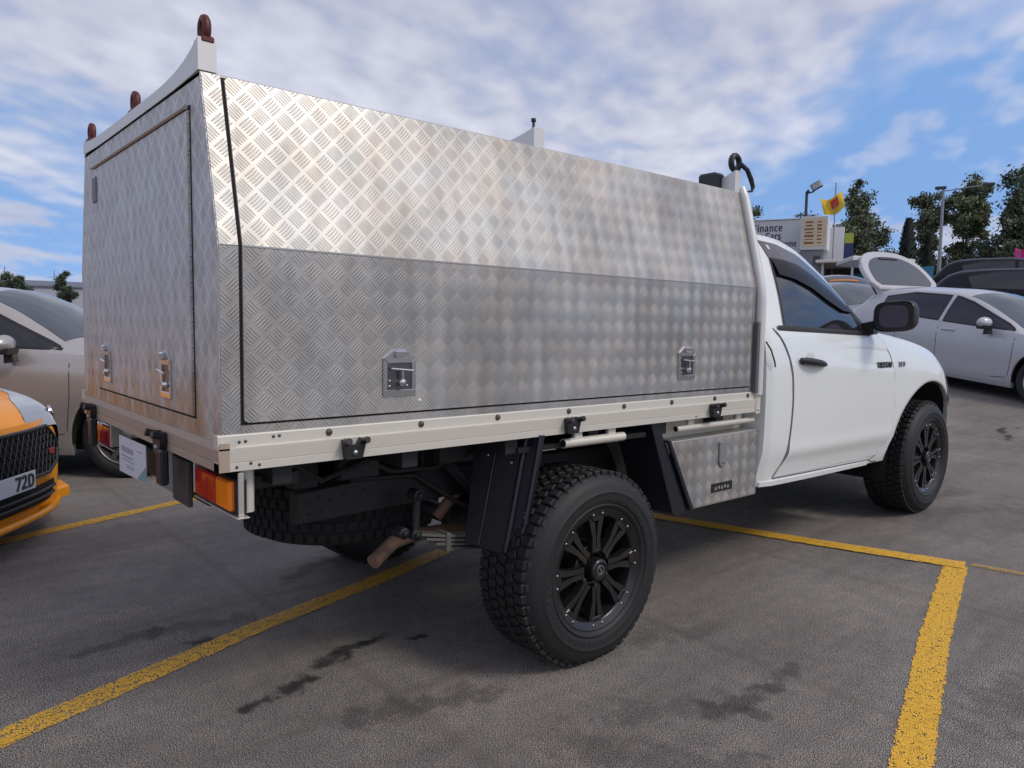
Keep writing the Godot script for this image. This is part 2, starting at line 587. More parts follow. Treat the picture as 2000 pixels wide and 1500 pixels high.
# oil drips, tyre marks and damp patches on the near part of the car park: 8 m by 8 m from (-2, -3)
func stain_tex() -> ImageTexture:
	var S := 1024
	var im := Image.create(S, S, false, Image.FORMAT_RGB8)
	var big := noise(21, 0.008, 4)
	var edge := noise(22, 0.05, 3)
	var streak := noise(23, 0.02, 3)
	var lines := [
		[0.22, 0.44, 0.33, 0.40, 0.028, 0.55], [0.40, 0.405, 0.49, 0.355, 0.045, 0.58], [0.58, 0.29, 0.68, 0.255, 0.04, 0.5], [0.72, 0.235, 0.80, 0.20, 0.04, 0.6], [0.83, 0.21, 0.91, 0.20, 0.032, 0.6], [1.01, 0.30, 1.06, 0.30, 0.022, 0.5],
		[-0.12, -0.41, 0.16, -0.46, 0.06, 0.22], [0.2, -0.45, 0.52, -0.36, 0.07, 0.16], [0.27, -0.24, 0.31, -0.23, 0.03, 0.45], [0.9, -0.75, 1.2, -0.9, 0.07, 0.2],
		[1.25, 1.30, 1.62, 1.52, 0.09, 0.14], [1.45, 1.52, 1.80, 1.53, 0.05, 0.14], [1.78, 1.535, 2.02, 1.50, 0.04, 0.22], [1.5, 1.44, 1.58, 1.62, 0.035, 0.2], [0.5, 0.75, 0.95, 0.85, 0.07, 0.22], [1.75, 0.95, 2.05, 1.05, 0.08, 0.12], [0.95, 1.3, 1.25, 1.75, 0.10, 0.14], [2.3, 2.2, 2.9, 2.6, 0.2, 0.12],
		[1.2, 2.0, 1.6, 2.5, 0.2, 0.14], [0.15, 1.0, 0.5, 1.5, 0.18, 0.12], [4.2, 0.2, 5.6, 0.9, 0.10, 0.14], [4.5, 0.6, 5.5, 1.5, 0.12, 0.12]]
	for y in S:
		for x in S:
			var p := Vector2(-2.0 + 8.0 * x / S, -3.0 + 8.0 * y / S)
			var v := 0.93 + big.get_noise_2d(x, y) * 0.11 + streak.get_noise_2d(x * 0.35, y * 2.0) * 0.07
			var e := edge.get_noise_2d(x * 1.3, y * 1.3)
			for s in lines:
				if absf(p.x - (s[0] + s[2]) * 0.5) > 1.2 or absf(p.y - (s[1] + s[3]) * 0.5) > 1.2: continue
				var A := Vector2(s[0], s[1])
				var B := Vector2(s[2], s[3])
				var q := Geometry2D.get_closest_point_to_segment(p, A, B)
				var d: float = p.distance_to(q) / s[4] + e * 1.1 + 0.5 * edge.get_noise_2d(x * 4.0, y * 4.0)
				v *= 1.0 - s[5] * (1.0 - smoothstep(0.2, 1.3, d))
			var m := minf(minf(x, y), minf(S - 1 - x, S - 1 - y)) / 60.0
			v = lerpf(0.93, v, clampf(m, 0, 1))
			var r := 0.012 * big.get_noise_2d(x + 3000, y)
			im.set_pixel(x, y, Color(clampf(v + r, 0, 1), clampf(v, 0, 1), clampf(v - r, 0, 1)))
	return ImageTexture.create_from_image(im)

# worn road paint: u along the line (1 tile = 2 m), v across
func paint_tex(sd: int, wear: float, cracks: float) -> ImageTexture:
	var W := 1024
	var H := 96
	var im := Image.create(W, H, false, Image.FORMAT_RGBA8)
	var sp := noise(sd, 0.16, 2)
	var mid := noise(sd + 1, 0.035, 3)
	var cr := noise(sd + 2, 0.03, 3)
	for y in H:
		for x in W:
			var n := sp.get_noise_2d(x * 1.0, y * 1.3)
			var m := mid.get_noise_2d(x, y * 1.2)
			var rim := minf(y, H - 1 - y) / float(H)
			var al := 1.0
			if n * 0.9 + m * 0.55 > wear: al = 0.0
			if rim < 0.05 + 0.05 * sp.get_noise_2d(x * 0.5 + 900, y) + 0.06 * mid.get_noise_2d(x * 0.8 + 400, y * 0.1): al = 0.0
			var k := absf(cr.get_noise_2d(x * 0.8, y * 0.55))
			if k < cracks * (0.55 + m): al = 0.0
			var t := 1.0 + 0.22 * m + 0.22 * n
			im.set_pixel(x, y, Color(clampf(0.92 * t, 0, 1), clampf(0.71 * t, 0, 1), clampf(0.22 * t, 0, 1), al))
	return ImageTexture.create_from_image(im)

# old dust on the back of the canopy and the tray: (0..1 across, 0..1 upwards)
func dust_tex() -> ImageTexture:
	var S := 256
	var im := Image.create(S, S, false, Image.FORMAT_RGB8)
	var a := noise(31, 0.02, 4)
	var b := noise(32, 0.05, 3)
	for y in S:
		for x in S:
			var up := 1.0 - float(y) / S
			var n := a.get_noise_2d(x * 2.2, y * 0.7)
			var k := clampf(1.0 - smoothstep(0.04, 0.27, up + n * 0.16), 0, 1)
			k = maxf(k, 0.12 * smoothstep(0.1, 0.45, b.get_noise_2d(x * 1.6, y * 0.35)))
			var c := Color(0.87, 0.87, 0.87).lerp(Color(0.76, 0.63, 0.50), k * 0.8)
			var t := 1.0 + 0.10 * b.get_noise_2d(x * 2.0, y * 0.5)
			im.set_pixel(x, y, Color(c.r * t, c.g * t, c.b * t))
	return ImageTexture.create_from_image(im)

func smudge_tex() -> ImageTexture:      # handling marks, faded patches and fine scratches on the plate; one tile = 2.6 m
	var S := 512
	var im := Image.create(S, S, false, Image.FORMAT_RGB8)
	var a := noise(71, 0.008, 4)
	var b := noise(72, 0.03, 3)
	var c := noise(73, 0.02, 2)
	for y in S:
		for x in S:
			var v := 0.92 + a.get_noise_2d(x, y) * 0.13 + b.get_noise_2d(x * 2.0, y * 0.5) * 0.08
			var t := c.get_noise_2d(x + 500, y)
			im.set_pixel(x, y, Color(clampf(v + t * 0.025, 0, 1), clampf(v, 0, 1), clampf(v - t * 0.025, 0, 1)))
	return ImageTexture.create_from_image(im)

func smear_tex(sd: int, base: Color, other: Color, f: float, stretch: float) -> ImageTexture:
	var S := 256
	var im := Image.create(S, S, false, Image.FORMAT_RGB8)
	var a := noise(sd, f, 4)
	for y in S:
		for x in S:
			im.set_pixel(x, y, base.lerp(other, clampf(0.5 + a.get_noise_2d(x, y * stretch) * 1.1, 0, 1)))
	return ImageTexture.create_from_image(im)

func make_materials() -> void:
	var bump := tread_height()
	var plate := mat(Color(0.525, 0.505, 0.475), 0.46, 0.78)
	plate.heightmap_enabled = true; plate.heightmap_texture = bump; plate.heightmap_scale = 0.105
	plate.uv1_scale = Vector3(1 / 0.076, 1 / 0.076, 1)
	M.plate = plate
	plate.detail_enabled = true; plate.detail_albedo = smudge_tex(); plate.detail_blend_mode = BaseMaterial3D.BLEND_MODE_MUL; plate.detail_uv_layer = BaseMaterial3D.DETAIL_UV_2
	var rear := plate.duplicate()
	rear.detail_enabled = true; rear.detail_albedo = dust_tex(); rear.detail_blend_mode = BaseMaterial3D.BLEND_MODE_MUL; rear.detail_uv_layer = BaseMaterial3D.DETAIL_UV_2
	rear.albedo_color = Color(0.84, 0.82, 0.795).linear_to_srgb(); rear.roughness = 0.48; rear.metallic = 0.45; rear.heightmap_scale = 0.5
	M.rear = rear
	M.alu = mat(Color(0.60, 0.58, 0.53), 0.42, 0.75)
	M.cream = mat(Color(0.66, 0.63, 0.55), 0.45, 0.25)
	M.dusty = mat(Color(0.46, 0.36, 0.28), 0.62, 0.35)
	M.steel = mat(Color(0.55, 0.55, 0.55), 0.22, 1.0)
	M.post = mat(Color(0.68, 0.68, 0.66), 0.4, 0.2)
	M.white = mat(Color(0.79, 0.82, 0.795), 0.28, 0.0, 0.7)
	M.white_car = mat(Color(0.49, 0.49, 0.505), 0.30, 0.1, 0.6)
	M.beige = mat(Color(0.46, 0.43, 0.40), 0.34, 0.45, 0.7)
	M.orange = mat(Color(0.86, 0.31, 0.006), 0.35, 0.0, 0.3)
	M.orange.metallic_specular = 0.35
	M.dark_car = mat(Color(0.010, 0.010, 0.016), 0.4)
	M.dark_car.metallic_specular = 0.3
	M.silver = mat(Color(0.5, 0.51, 0.53), 0.3, 0.5, 0.6)
	M.grey_car = mat(Color(0.16, 0.17, 0.18), 0.3, 0.4, 0.6)
	M.glass = mat(Color(0.012, 0.014, 0.017), 0.04, 0.0)
	M.glass.metallic_specular = 0.6
	M.cab_glass = mat(Color(0.02, 0.02, 0.026), 0.05)
	M.cab_glass.metallic_specular = 1.0
	M.screen = mat(Color(0.06, 0.075, 0.08), 0.05, 0.0)
	M.screen.metallic_specular = 0.8
	M.rubber = mat(Color(0.014, 0.014, 0.015), 0.65)
	M.tyre = mat(Color(0.0125, 0.0125, 0.013), 0.62)
	M.black = mat(Color(0.0075, 0.0075, 0.0085), 0.8)
	M.gap = mat(Color(0.10, 0.105, 0.10), 0.9)
	M.black_plastic = mat(Color(0.016, 0.016, 0.018), 0.42)
	M.visor = mat(Color(0.012, 0.011, 0.013), 0.3)
	M.visor.metallic_specular = 0.25
	M.dark_metal = mat(Color(0.03, 0.03, 0.03), 0.5, 0.5)
	M.rim_black = mat(Color(0.022, 0.022, 0.023), 0.33, 0.3, 0.3)
	M.rivet = mat(Color(0.35, 0.35, 0.36), 0.3, 0.9)
	M.alloy = mat(Color(0.45, 0.45, 0.46), 0.35, 0.8)
	M.alloy_dark = mat(Color(0.20, 0.195, 0.19), 0.35, 0.7)
	M.chassis = mat(Color(0.016, 0.016, 0.018), 0.55, 0.1)
	M.flap = mat(Color(0.012, 0.014, 0.022), 0.32, 0.0)
	M.rust = mat(Color(0.24, 0.15, 0.105), 0.8, 0.2)
	M.spring = mat(Color(0.17, 0.16, 0.15), 0.6, 0.4)
	M.red = mat(Color(0.50, 0.012, 0.016), 0.12, 0.0, 0.6)
	M.amber = mat(Color(0.80, 0.20, 0.015), 0.12, 0.0, 0.6)
	M.maroon = mat(Color(0.10, 0.016, 0.012), 0.45, 0.1)
	M.grey_paint = mat(Color(0.20, 0.20, 0.205), 0.6)
	M.card = mat(Color(0.66, 0.68, 0.72), 0.4)
	M.lens = mat(Color(0.30, 0.32, 0.35), 0.08, 0.2, 0.8)
	M.clear_lens = mat(Color(0.8, 0.82, 0.85), 0.03)
	M.clear_lens.transparency = BaseMaterial3D.TRANSPARENCY_ALPHA
	M.clear_lens.albedo_color.a = 0.25
	M.mirror = mat(Color(0.24, 0.22, 0.27), 0.06, 1.0)
	M.chrome = mat(Color(0.7, 0.7, 0.7), 0.12, 1.0)
	M.dish = mat(Color(0.16, 0.15, 0.155), 0.3, 0.9)
	M.hub = mat(Color(0.02, 0.02, 0.021), 0.28, 0.3, 0.4)
	M.frame_grey = mat(Color(0.075, 0.073, 0.085), 0.22, 0.0, 0.5)
	M.dark_alu = mat(Color(0.30, 0.29, 0.27), 0.5, 0.6)
	M.bolt = mat(Color(0.10, 0.09, 0.075), 0.5, 0.6)
	M.strip_grey = mat(Color(0.11, 0.115, 0.12), 0.5)
	M.plate_dark = mat(Color(0.42, 0.41, 0.40), 0.4, 0.8)
	M.bracket_dark = mat(Color(0.05, 0.048, 0.045), 0.6)
	M.print_blue = mat(Color(0.33, 0.34, 0.45), 0.5)
	M.print_green = mat(Color(0.20, 0.36, 0.36), 0.5)
	M.bark = mat(Color(0.10, 0.085, 0.07), 0.9)
	M.leaf = mat(Color(1, 1, 1), 0.7)
	M.leaf.vertex_color_use_as_albedo = true
	M.leaf.backlight_enabled = true; M.leaf.backlight = Color(0.35, 0.38, 0.2)
	M.wall_white = mat(Color(0.58, 0.59, 0.60), 0.7)
	M.wall_bright = mat(Color(0.74, 0.75, 0.78), 0.6)
	M.poster = mat(Color(0.62, 0.50, 0.33), 0.6)
	M.print_brown = mat(Color(0.20, 0.12, 0.07), 0.6)
	M.blue_panel = mat(Color(0.02, 0.035, 0.13), 0.5)
	M.lime = mat(Color(0.36, 0.42, 0.06), 0.5)
	M.cyan = mat(Color(0.03, 0.20, 0.32), 0.5)
	M.pole_dark = mat(Color(0.05, 0.055, 0.065), 0.5)
	M.pole_grey = mat(Color(0.28, 0.29, 0.30), 0.5, 0.4)
	M.flag_yellow = mat(Color(0.72, 0.48, 0.03), 0.7)
	M.flag_red = mat(Color(0.55, 0.05, 0.04), 0.7)
	M.pink = mat(Color(0.60, 0.02, 0.22), 0.6)
	M.badge_red = mat(Color(0.4, 0.06, 0.06), 0.3, 0.5)
	M.banner_orange = mat(Color(0.55, 0.18, 0.04), 0.5)
	M.far_wall = mat(Color(0.36, 0.38, 0.42), 0.8)
	M.far_roof = mat(Color(0.14, 0.16, 0.19), 0.7)
	M.far_steel = mat(Color(0.38, 0.40, 0.46), 0.6)
	M.far_hill = mat(Color(0.075, 0.085, 0.105), 0.95)
	M.ink = mat(Color(0.03, 0.035, 0.04), 0.5)
	M.grey_ink = mat(Color(0.25, 0.26, 0.26), 0.5)
	var g := StandardMaterial3D.new()
	g.albedo_texture = asphalt_tex(); g.uv1_scale = Vector3(1 / 1.25, 1 / 1.25, 1)
	g.roughness = 0.92
	g.heightmap_enabled = true; g.heightmap_texture = g.albedo_texture; g.heightmap_scale = 0.10
	g.detail_enabled = true; g.detail_albedo = stain_tex(); g.detail_blend_mode = BaseMaterial3D.BLEND_MODE_MUL; g.detail_uv_layer = BaseMaterial3D.DETAIL_UV_2
	M.asphalt = g
	for q in [["paint_worn", 41, 0.13, 0.012], ["paint", 51, 0.36, 0.026], ["paint_old", 61, -0.10, 0.0]]:
		var m := StandardMaterial3D.new()
		m.albedo_texture = paint_tex(q[1], q[2], q[3])
		m.transparency = BaseMaterial3D.TRANSPARENCY_ALPHA_SCISSOR
		m.alpha_scissor_threshold = 0.5
		m.roughness = 0.7
		m.uv1_scale = Vector3(0.5, 1, 1)
		M[q[0]] = m

# ---------------------------------------------------------------- sky
func make_sky(sun: Vector3) -> ImageTexture:
	var W := 2560
	var H := 1280
	var im := Image.create(W, H, false, Image.FORMAT_RGBF)
	var big := noise(3, 0.9, 5)
	var fine := noise(4, 4.2, 6)
	var wisp := noise(5, 1.5, 5)
	for j in H:
		var th := PI * (j + 0.5) / H
		var y := cos(th)
		var e := 90.0 - rad_to_deg(th)
		if e < -0.5:
			for i in W: im.set_pixel(i, j, Color(0.16, 0.16, 0.165))
			continue
		for i in W:
			var ph := TAU * (i + 0.5) / W
			var d := Vector3(sin(ph) * sin(th), y, -cos(ph) * sin(th))
			var hz := Vector2(d.x, d.z).normalized()
			var az := rad_to_deg(atan2(hz.x * 0.7596 + hz.y * 0.6502, hz.x * 0.6511 - hz.y * 0.7589))
			var p := Vector2(d.x, d.z) / (maxf(y, 0.0) + 0.10)
			var r := Vector2(p.x * 0.83 - p.y * 0.56, p.x * 0.56 + p.y * 0.83)
			var b := big.get_noise_2d(r.x * 0.55, r.y * 1.1)
			var f := fine.get_noise_2d(r.x * 0.8, r.y * 1.2)
			var wv := wisp.get_noise_2d(r.x * 0.35 + 40.0, r.y * 1.3)
			var edge := 7.5 + 13.5 * smoothstep(4.0, 38.0, az) * (1.0 - smoothstep(60.0, 110.0, az)) + 2.5 * smoothstep(-15.0, -35.0, az) * (1.0 - smoothstep(-60.0, -110.0, az))
			var deck := smoothstep(edge - 3.5, edge + 5.0, e + b * 6.0 + f * 2.0)
			deck *= clampf(1.03 + f * 0.24 + b * 0.38, 0.0, 1.0)
			var low := smoothstep(6.5, 2.5, e + b * 9.0 + f * 3.0) * 0.85
			var ww := smoothstep(0.08, 0.5, wv + 0.4 * f) * 0.42
			var cover := 1.0 - (1.0 - deck) * (1.0 - low) * (1.0 - ww)
			var blue := Color(0.195, 0.365, 0.70).lerp(Color(0.30, 0.50, 0.86), pow(1.0 - clampf(y, 0, 1), 9.0))
			var lum := 0.24 + 0.42 * smoothstep(32.0, 13.0, e) + f * 0.30 + b * 0.34
			var lowgrey := low * smoothstep(8.0, 2.0, e)
			lum = lerpf(lum, 0.55 + f * 0.3, lowgrey)
			lum = clampf(lum, 0.05, 1.1)
			var cloud := Color(0.285, 0.315, 0.47).lerp(Color(0.72, 0.74, 0.84), lum)
			var c := blue.lerp(cloud, clampf(cover, 0, 1))
			var sd := maxf(0.0, d.dot(sun))
			var glow := 1.0 + 0.55 * pow(sd, 6.0) + 0.30 * pow(sd, 2.0)
			c = Color(c.r * glow * (1.0 + 0.10 * sd), c.g * glow * (1.0 + 0.02 * sd), c.b * glow * (1.0 - 0.12 * pow(sd, 3.0)))
			im.set_pixel(i, j, c)
	return ImageTexture.create_from_image(im)

func line_strip(called: String, label: String, pts: PackedVector2Array, width: Array, m: Material, lift := 0.004, u0 := 0.0) -> void:
	var L: Array = []
	var run := u0
	var a := PackedVector3Array()
	var b := PackedVector3Array()
	var ua: Array = []
	var ub: Array = []
	var total := 0.0
	for i in pts.size() - 1: total += pts[i].distance_to(pts[i + 1])
	var done := 0.0
	for i in pts.size() - 1:
		var k := maxi(2, int(pts[i].distance_to(pts[i + 1]) / 0.15))
		for j in k + (1 if i == pts.size() - 2 else 0):
			var p := pts[i].lerp(pts[i + 1], float(j) / k)
			var d := (pts[i + 1] - pts[i]).normalized()
			var at := done + pts[i].distance_to(p)
			var w: float = lerpf(width[0], width[1], at / total) * 0.5
			var q := Vector2(-d.y, d.x) * w
			a.append(Vector3(p.x - q.x, height_at(p.x - q.x, p.y - q.y) + lift, p.y - q.y))
			b.append(Vector3(p.x + q.x, height_at(p.x + q.x, p.y + q.y) + lift, p.y + q.y))
			ua.append(Vector2(u0 + at, 0.0)); ub.append(Vector2(u0 + at, 1.0))
		done += pts[i].distance_to(pts[i + 1])
	var g := Geo.new()
	g.grid([a, b], Vector3.INF, Vector3.UP, [ua, ub])
	var o := part(called, g, m, self)
	tag(o, label, "painted line", "", "structure")

func text(parent: Node, called: String, s: String, size: float, t: Transform3D, m: Material, wide := 0.0, font := "Droid Sans", bold := true) -> MeshInstance3D:
	var f := SystemFont.new()
	f.font_names = PackedStringArray([font])
	if bold: f.font_weight = 700
	var tm := TextMesh.new()
	tm.text = s; tm.font = f; tm.font_size = 64; tm.pixel_size = size / 46.0; tm.depth = 0.004
	var o := MeshInstance3D.new()
	o.name = called
	o.mesh = tm
	o.material_override = m
	parent.add_child(o, true)
	if wide > 0.0:
		var w := tm.get_aabb().size.x
		if w > 0.0: t = t.scaled_local(Vector3(wide / w, 1, 1))
	o.transform = t
	return o

# ---------------------------------------------------------------- the truck
const FOLD := 1.561
const CT := 2.05
const CZ := 0.857
const CZT := 0.733

func slope_z(y: float) -> float: return CZ if y <= FOLD else CZ - (y - FOLD) * (CZ - CZT) / (CT - FOLD)

# a sheet on the canopy's right (or left) side between x0, x1 and y0, y1, bent at the fold, of some thickness
func canopy_sheet(xl0: float, xl1: float, y0: float, y1: float, off: float, thick: float, sg := 1.0, rad := 0.0) -> Geo:
	var g := Geo.new()
	var spans: Array = []
	if y1 <= FOLD or y0 >= FOLD: spans.append([y0, y1])
	else:
		spans.append([y0, FOLD]); spans.append([FOLD, y1])
	for s in spans:
		var a := Vector3(0, s[0], (slope_z(s[0] + 0.0001) + off) * sg)
		var b := Vector3(0, s[1], (slope_z(s[1] - 0.0001) + off) * sg)
		var up := (b - a).normalized()
		var nn := Vector3(0, -up.z, up.y) if sg < 0 else Vector3(0, -up.z, up.y)
		if nn.z * sg < 0: nn = -nn
		var l := a.distance_to(b)
		var poly := V2([xl0, 0, xl1, 0, xl1, l, xl0, l])
		if rad > 0.0:
			if s[0] == y0: poly = V2([xl0, rad, xl0 + rad * 0.3, rad * 0.3, xl0 + rad, 0, xl1 - rad, 0, xl1 - rad * 0.3, rad * 0.3, xl1, rad, xl1, l, xl0, l])
			else: poly = V2([xl0, 0, xl1, 0, xl1, l - rad, xl1 - rad, l, xl0 + rad, l, xl0, l - rad])
		g.prism(poly, a - nn * thick, Vector3.RIGHT, up, nn * thick, 0.0015)
	g.uv2.resize(g.v.size())
	for i in g.v.size(): g.uv2[i] = Vector2(g.v[i].x / 2.6 + 0.1, g.v[i].y / 2.6)
	return g

func rear_uv2(g: Geo) -> void:
	g.uv2.resize(g.v.size())
	for i in g.v.size(): g.uv2[i] = Vector2((g.v[i].z + 0.9) / 1.8, 1.0 - (g.v[i].y - 0.9) / 1.2)

func latch(parent: Node, at: Vector3, u: Vector3, nn: Vector3, sx := 1.0) -> void:
	# paddle-less T-handle lock in a pressed steel dish, 128 by 150 mm
	var up := Vector3.UP
	var o := at
	var out := V2([-0.062, -0.072, -0.055, -0.078, 0.055, -0.078, 0.062, -0.072, 0.062, 0.045, 0.02, 0.072, -0.02, 0.072, -0.062, 0.045])
	for i in out.size(): out[i].x *= sx
	var g := Geo.new()
	# rim frame around the dish, made of four strips
	var hx := 0.046 * sx
	var ring := [V2([-0.062 * sx, -0.078, 0.062 * sx, -0.078, 0.062 * sx, -0.058, -0.062 * sx, -0.058]), V2([-0.062 * sx, -0.058, -hx, -0.058, -hx, 0.03, -0.062 * sx, 0.045]), V2([hx, -0.058, 0.062 * sx, -0.058, 0.062 * sx, 0.045, hx, 0.03]), V2([-0.062 * sx, 0.045, -hx, 0.028, hx, 0.028, 0.062 * sx, 0.045, 0.022 * sx, 0.074, -0.022 * sx, 0.074])]
	for p in ring: g.prism(p, o, u, up, nn * 0.007, 0.002)
	var m := part("latch", g, M.steel, parent)
	var d := Geo.new()
	d.prism(V2([-hx, -0.058, hx, -0.058, hx, 0.03, -hx, 0.03]), o + nn * 0.0, u, up, nn * 0.0008)
	more(m, d, M.dish)
	var h := Geo.new()
	h.tube([o + u * (-0.040 * sx) + up * 0.012 + nn * 0.02, o + u * (0.042 * sx) + up * 0.004 + nn * 0.02], 0.0042, 8)
	h.box(o + u * 0.004 + up * -0.012 + nn * 0.016, Vector3(0.010, 0.042, 0.008), 0.002, Basis(u, up, nn))
	h.lathe([Vector2(0.011, 0), Vector2(0.011, 0.02), Vector2(0.0, 0.022)], o + u * 0.004 + up * -0.034, nn, 14)
	h.box(o + up * 0.058 + nn * 0.012, Vector3(0.044 * sx, 0.024, 0.018), 0.004, Basis(u, up, nn))
	for q in [[-0.036, -0.028], [-0.036, -0.046], [0.03, -0.046]]:
		h.lathe([Vector2(0.004, 0), Vector2(0.003, 0.003), Vector2(0, 0.0035)], o + u * (q[0] * sx) + up * q[1], nn, 8)
	more(m, h, M.chrome)

func truck_wheel(truck: Node, at: Vector3, sg: float, R := 0.395, front := false) -> Node3D:
	var w := node("wheel", truck, at)
	var spin := 0.03
	w.rotation = Vector3(0, 0.0 if sg > 0 else PI, 0)
	var W := 0.285
	var t := Geo.new()
	t.lathe([Vector2(0.238, -0.02), Vector2(0.246, 0.002), Vector2(0.252, 0.011), Vector2(0.262, 0.016), Vector2(0.266, 0.0165), Vector2(0.268, 0.0125), Vector2(0.271, 0.0125), Vector2(0.273, 0.018), Vector2(0.290, 0.020), Vector2(0.310, 0.0205), Vector2(0.313, 0.0235), Vector2(0.317, 0.0235), Vector2(0.320, 0.019), Vector2(0.340, 0.014), Vector2(0.360, 0.004), Vector2(R - 0.018, -0.018), Vector2(R - 0.012, -0.035), Vector2(R - 0.011, -0.10), Vector2(R - 0.011, -W + 0.03), Vector2(R - 0.03, -W), Vector2(0.30, -W - 0.015), Vector2(0.23, -W)], Vector3.ZERO, Vector3.BACK, 72)
	# raised ribs of lettering and scuff bars on the side wall
	var ty := part("tyre", t, M.tyre, w)
	var g := Geo.new()
	var n := 56
	for i in n:
		for row in 5:
			var th := TAU * (i + (0.5 if row % 2 else 0.0)) / n
			var z: float = [-0.040, -0.092, -0.1425, -0.193, -0.245][row]
			var lw: float = [0.046, 0.040, 0.042, 0.040, 0.046][row]
			var sk: float = [0.0, 0.35, -0.35, 0.35, 0.0][row]
			var b := Basis(Vector3.BACK, th)
			var c := b * Vector3(R - 0.009, 0, z)
			var bb := b * Basis(Vector3.RIGHT, sk)
			g.box(c, Vector3(0.019, 0.033 if row in [0, 4] else 0.030, lw), 0.003, bb)
			if row == 0:     # shoulder lug folding down the side wall, long and short by turns
				var ln := 0.066 if i % 2 else 0.044
				var q := b * Vector3(R - 0.016 - ln * 0.5, 0, -0.012)
				g.box(q, Vector3(ln, 0.028, 0.020), 0.003, b * Basis(Vector3.UP, 0.42))
				if i % 2: g.box(b * Vector3(R - 0.070, 0.004, 0.0105), Vector3(0.022, 0.020, 0.010), 0.002, b * Basis(Vector3.UP, 0.25))
	for i in 30:      # moulded marks round the side wall
		if i % 10 in [3, 9]: continue
		var b := Basis(Vector3.BACK, TAU * i / 60.0 + (0.0 if i < 15 else PI * 0.5))
		g.box(b * Vector3(0.292, 0, 0.0195), Vector3(0.020 if i % 3 else 0.014, 0.017 if i % 2 else 0.011, 0.004), 0.001, b)
	var tr := part("tread", g, M.tyre, w)
	tag(tr, "", "", "", "stuff")
	var r := Geo.new()
	r.lathe([Vector2(0.247, -0.006), Vector2(0.246, 0.004), Vector2(0.240, 0.005), Vector2(0.236, -0.002), Vector2(0.217, -0.006), Vector2(0.212, -0.016), Vector2(0.206, -0.05), Vector2(0.190, -0.22)], Vector3.ZERO, Vector3.BACK, 64)
	r.lathe([Vector2(0.100, -0.060), Vector2(0.098, -0.038), Vector2(0.060, -0.036), Vector2(0.058, -0.05)], Vector3.ZERO, Vector3.BACK, 36)
	part("rim", r, M.rim_black, w)
	for i in 8:
		var b := Basis(Vector3.BACK, spin + TAU * i / 8)
		var s := Geo.new()
		for k in [-1.0, 1.0]:
			s.prism(V2([0.070, 0.0015 * k, 0.125, 0.0025 * k, 0.188, 0.008 * k, 0.222, 0.046 * k, 0.190, 0.038 * k, 0.130, 0.022 * k, 0.070, 0.023 * k]), Vector3(0, 0, -0.045), b.x, b.y, Vector3(0, 0, 0.034), 0.004)
		s.prism(V2([0.196, -0.022, 0.226, -0.036, 0.226, 0.036, 0.196, 0.022]), Vector3(0, 0, -0.04), b.x, b.y, Vector3(0, 0, 0.034), 0.004)
		s.box(b * Vector3(0.135, 0, -0.05), Vector3(0.13, 0.012, 0.02), 0.003, b)
		part("spoke", s, M.rim_black, w)
		for k in [-1.0, 1.0]:
			var v := Geo.new()
			v.lathe([Vector2(0.0052, 0), Vector2(0.0048, 0.004), Vector2(0.0, 0.006)], b * Vector3(0.2255, 0.026 * k, -0.005), Vector3.BACK, 10)
			part("rivet", v, M.rivet, w)
	var h := Geo.new()
	h.lathe([Vector2(0.046, -0.045), Vector2(0.046, 0.004), Vector2(0.040, 0.012), Vector2(0.030, 0.014), Vector2(0.028, 0.010), Vector2(0.0, 0.010)], Vector3.ZERO, Vector3.BACK, 32)
	var hc := part("hub_cap", h, M.hub, w)
	var e := Geo.new()
	e.lathe([Vector2(0.020, 0.010), Vector2(0.020, 0.0125), Vector2(0.015, 0.0125), Vector2(0.015, 0.010)], Vector3.ZERO, Vector3.BACK, 20)
	e.box(Vector3(0, 0, 0.0115), Vector3(0.006, 0.026, 0.003), 0.0, Basis(Vector3.BACK, 0.5))
	more(hc, e, M.rivet)
	for i in 6:
		var l := Geo.new()
		var b := Basis(Vector3.BACK, TAU * (i + 0.5) / 6)
		l.lathe([Vector2(0.011, -0.04), Vector2(0.011, -0.014), Vector2(0.007, -0.010), Vector2(0, -0.010)], b * Vector3(0.074, 0, 0), Vector3.BACK, 6, true)
		part("wheel_nut", l, M.dark_metal, w)
	var d := Geo.new()
	d.lathe([Vector2(0.195, -0.15), Vector2(0.10, -0.15), Vector2(0.10, -0.06), Vector2(0.0, -0.06)], Vector3.ZERO, Vector3.BACK, 40)
	part("brake_drum", d, M.black, w)
	return w

func rope_hook(parent: Node, at: Vector3, nn: Vector3, u: Vector3, s := 1.0) -> void:    # moulded tie-down with two prongs
	var g := Geo.new()
	var up := Vector3.UP
	g.prism(V2([-0.034 * s, -0.038 * s, 0.03 * s, -0.038 * s, 0.042 * s, 0.01 * s, 0.044 * s, 0.03 * s, 0.026 * s, 0.034 * s, 0.014 * s, 0.012 * s, -0.012 * s, 0.012 * s, -0.022 * s, 0.034 * s, -0.042 * s, 0.03 * s, -0.04 * s, 0.01 * s]), at, u, up, nn * 0.022, 0.004)
	for k in [-1.0, 1.0]:
		g.tube([at + u * 0.032 * s * k + up * 0.02 * s + nn * 0.012, at + u * 0.036 * s * k + up * 0.03 * s + nn * 0.045], 0.012 * s, 8)
	var m := part("rope_hook", g, M.black_plastic, parent)
	var h := Geo.new()
	h.lathe([Vector2(0.009, 0), Vector2(0.008, 0.005), Vector2(0, 0.007)], at + nn * 0.022 - up * 0.016 * s, nn, 10)
	more(m, h, M.rivet)

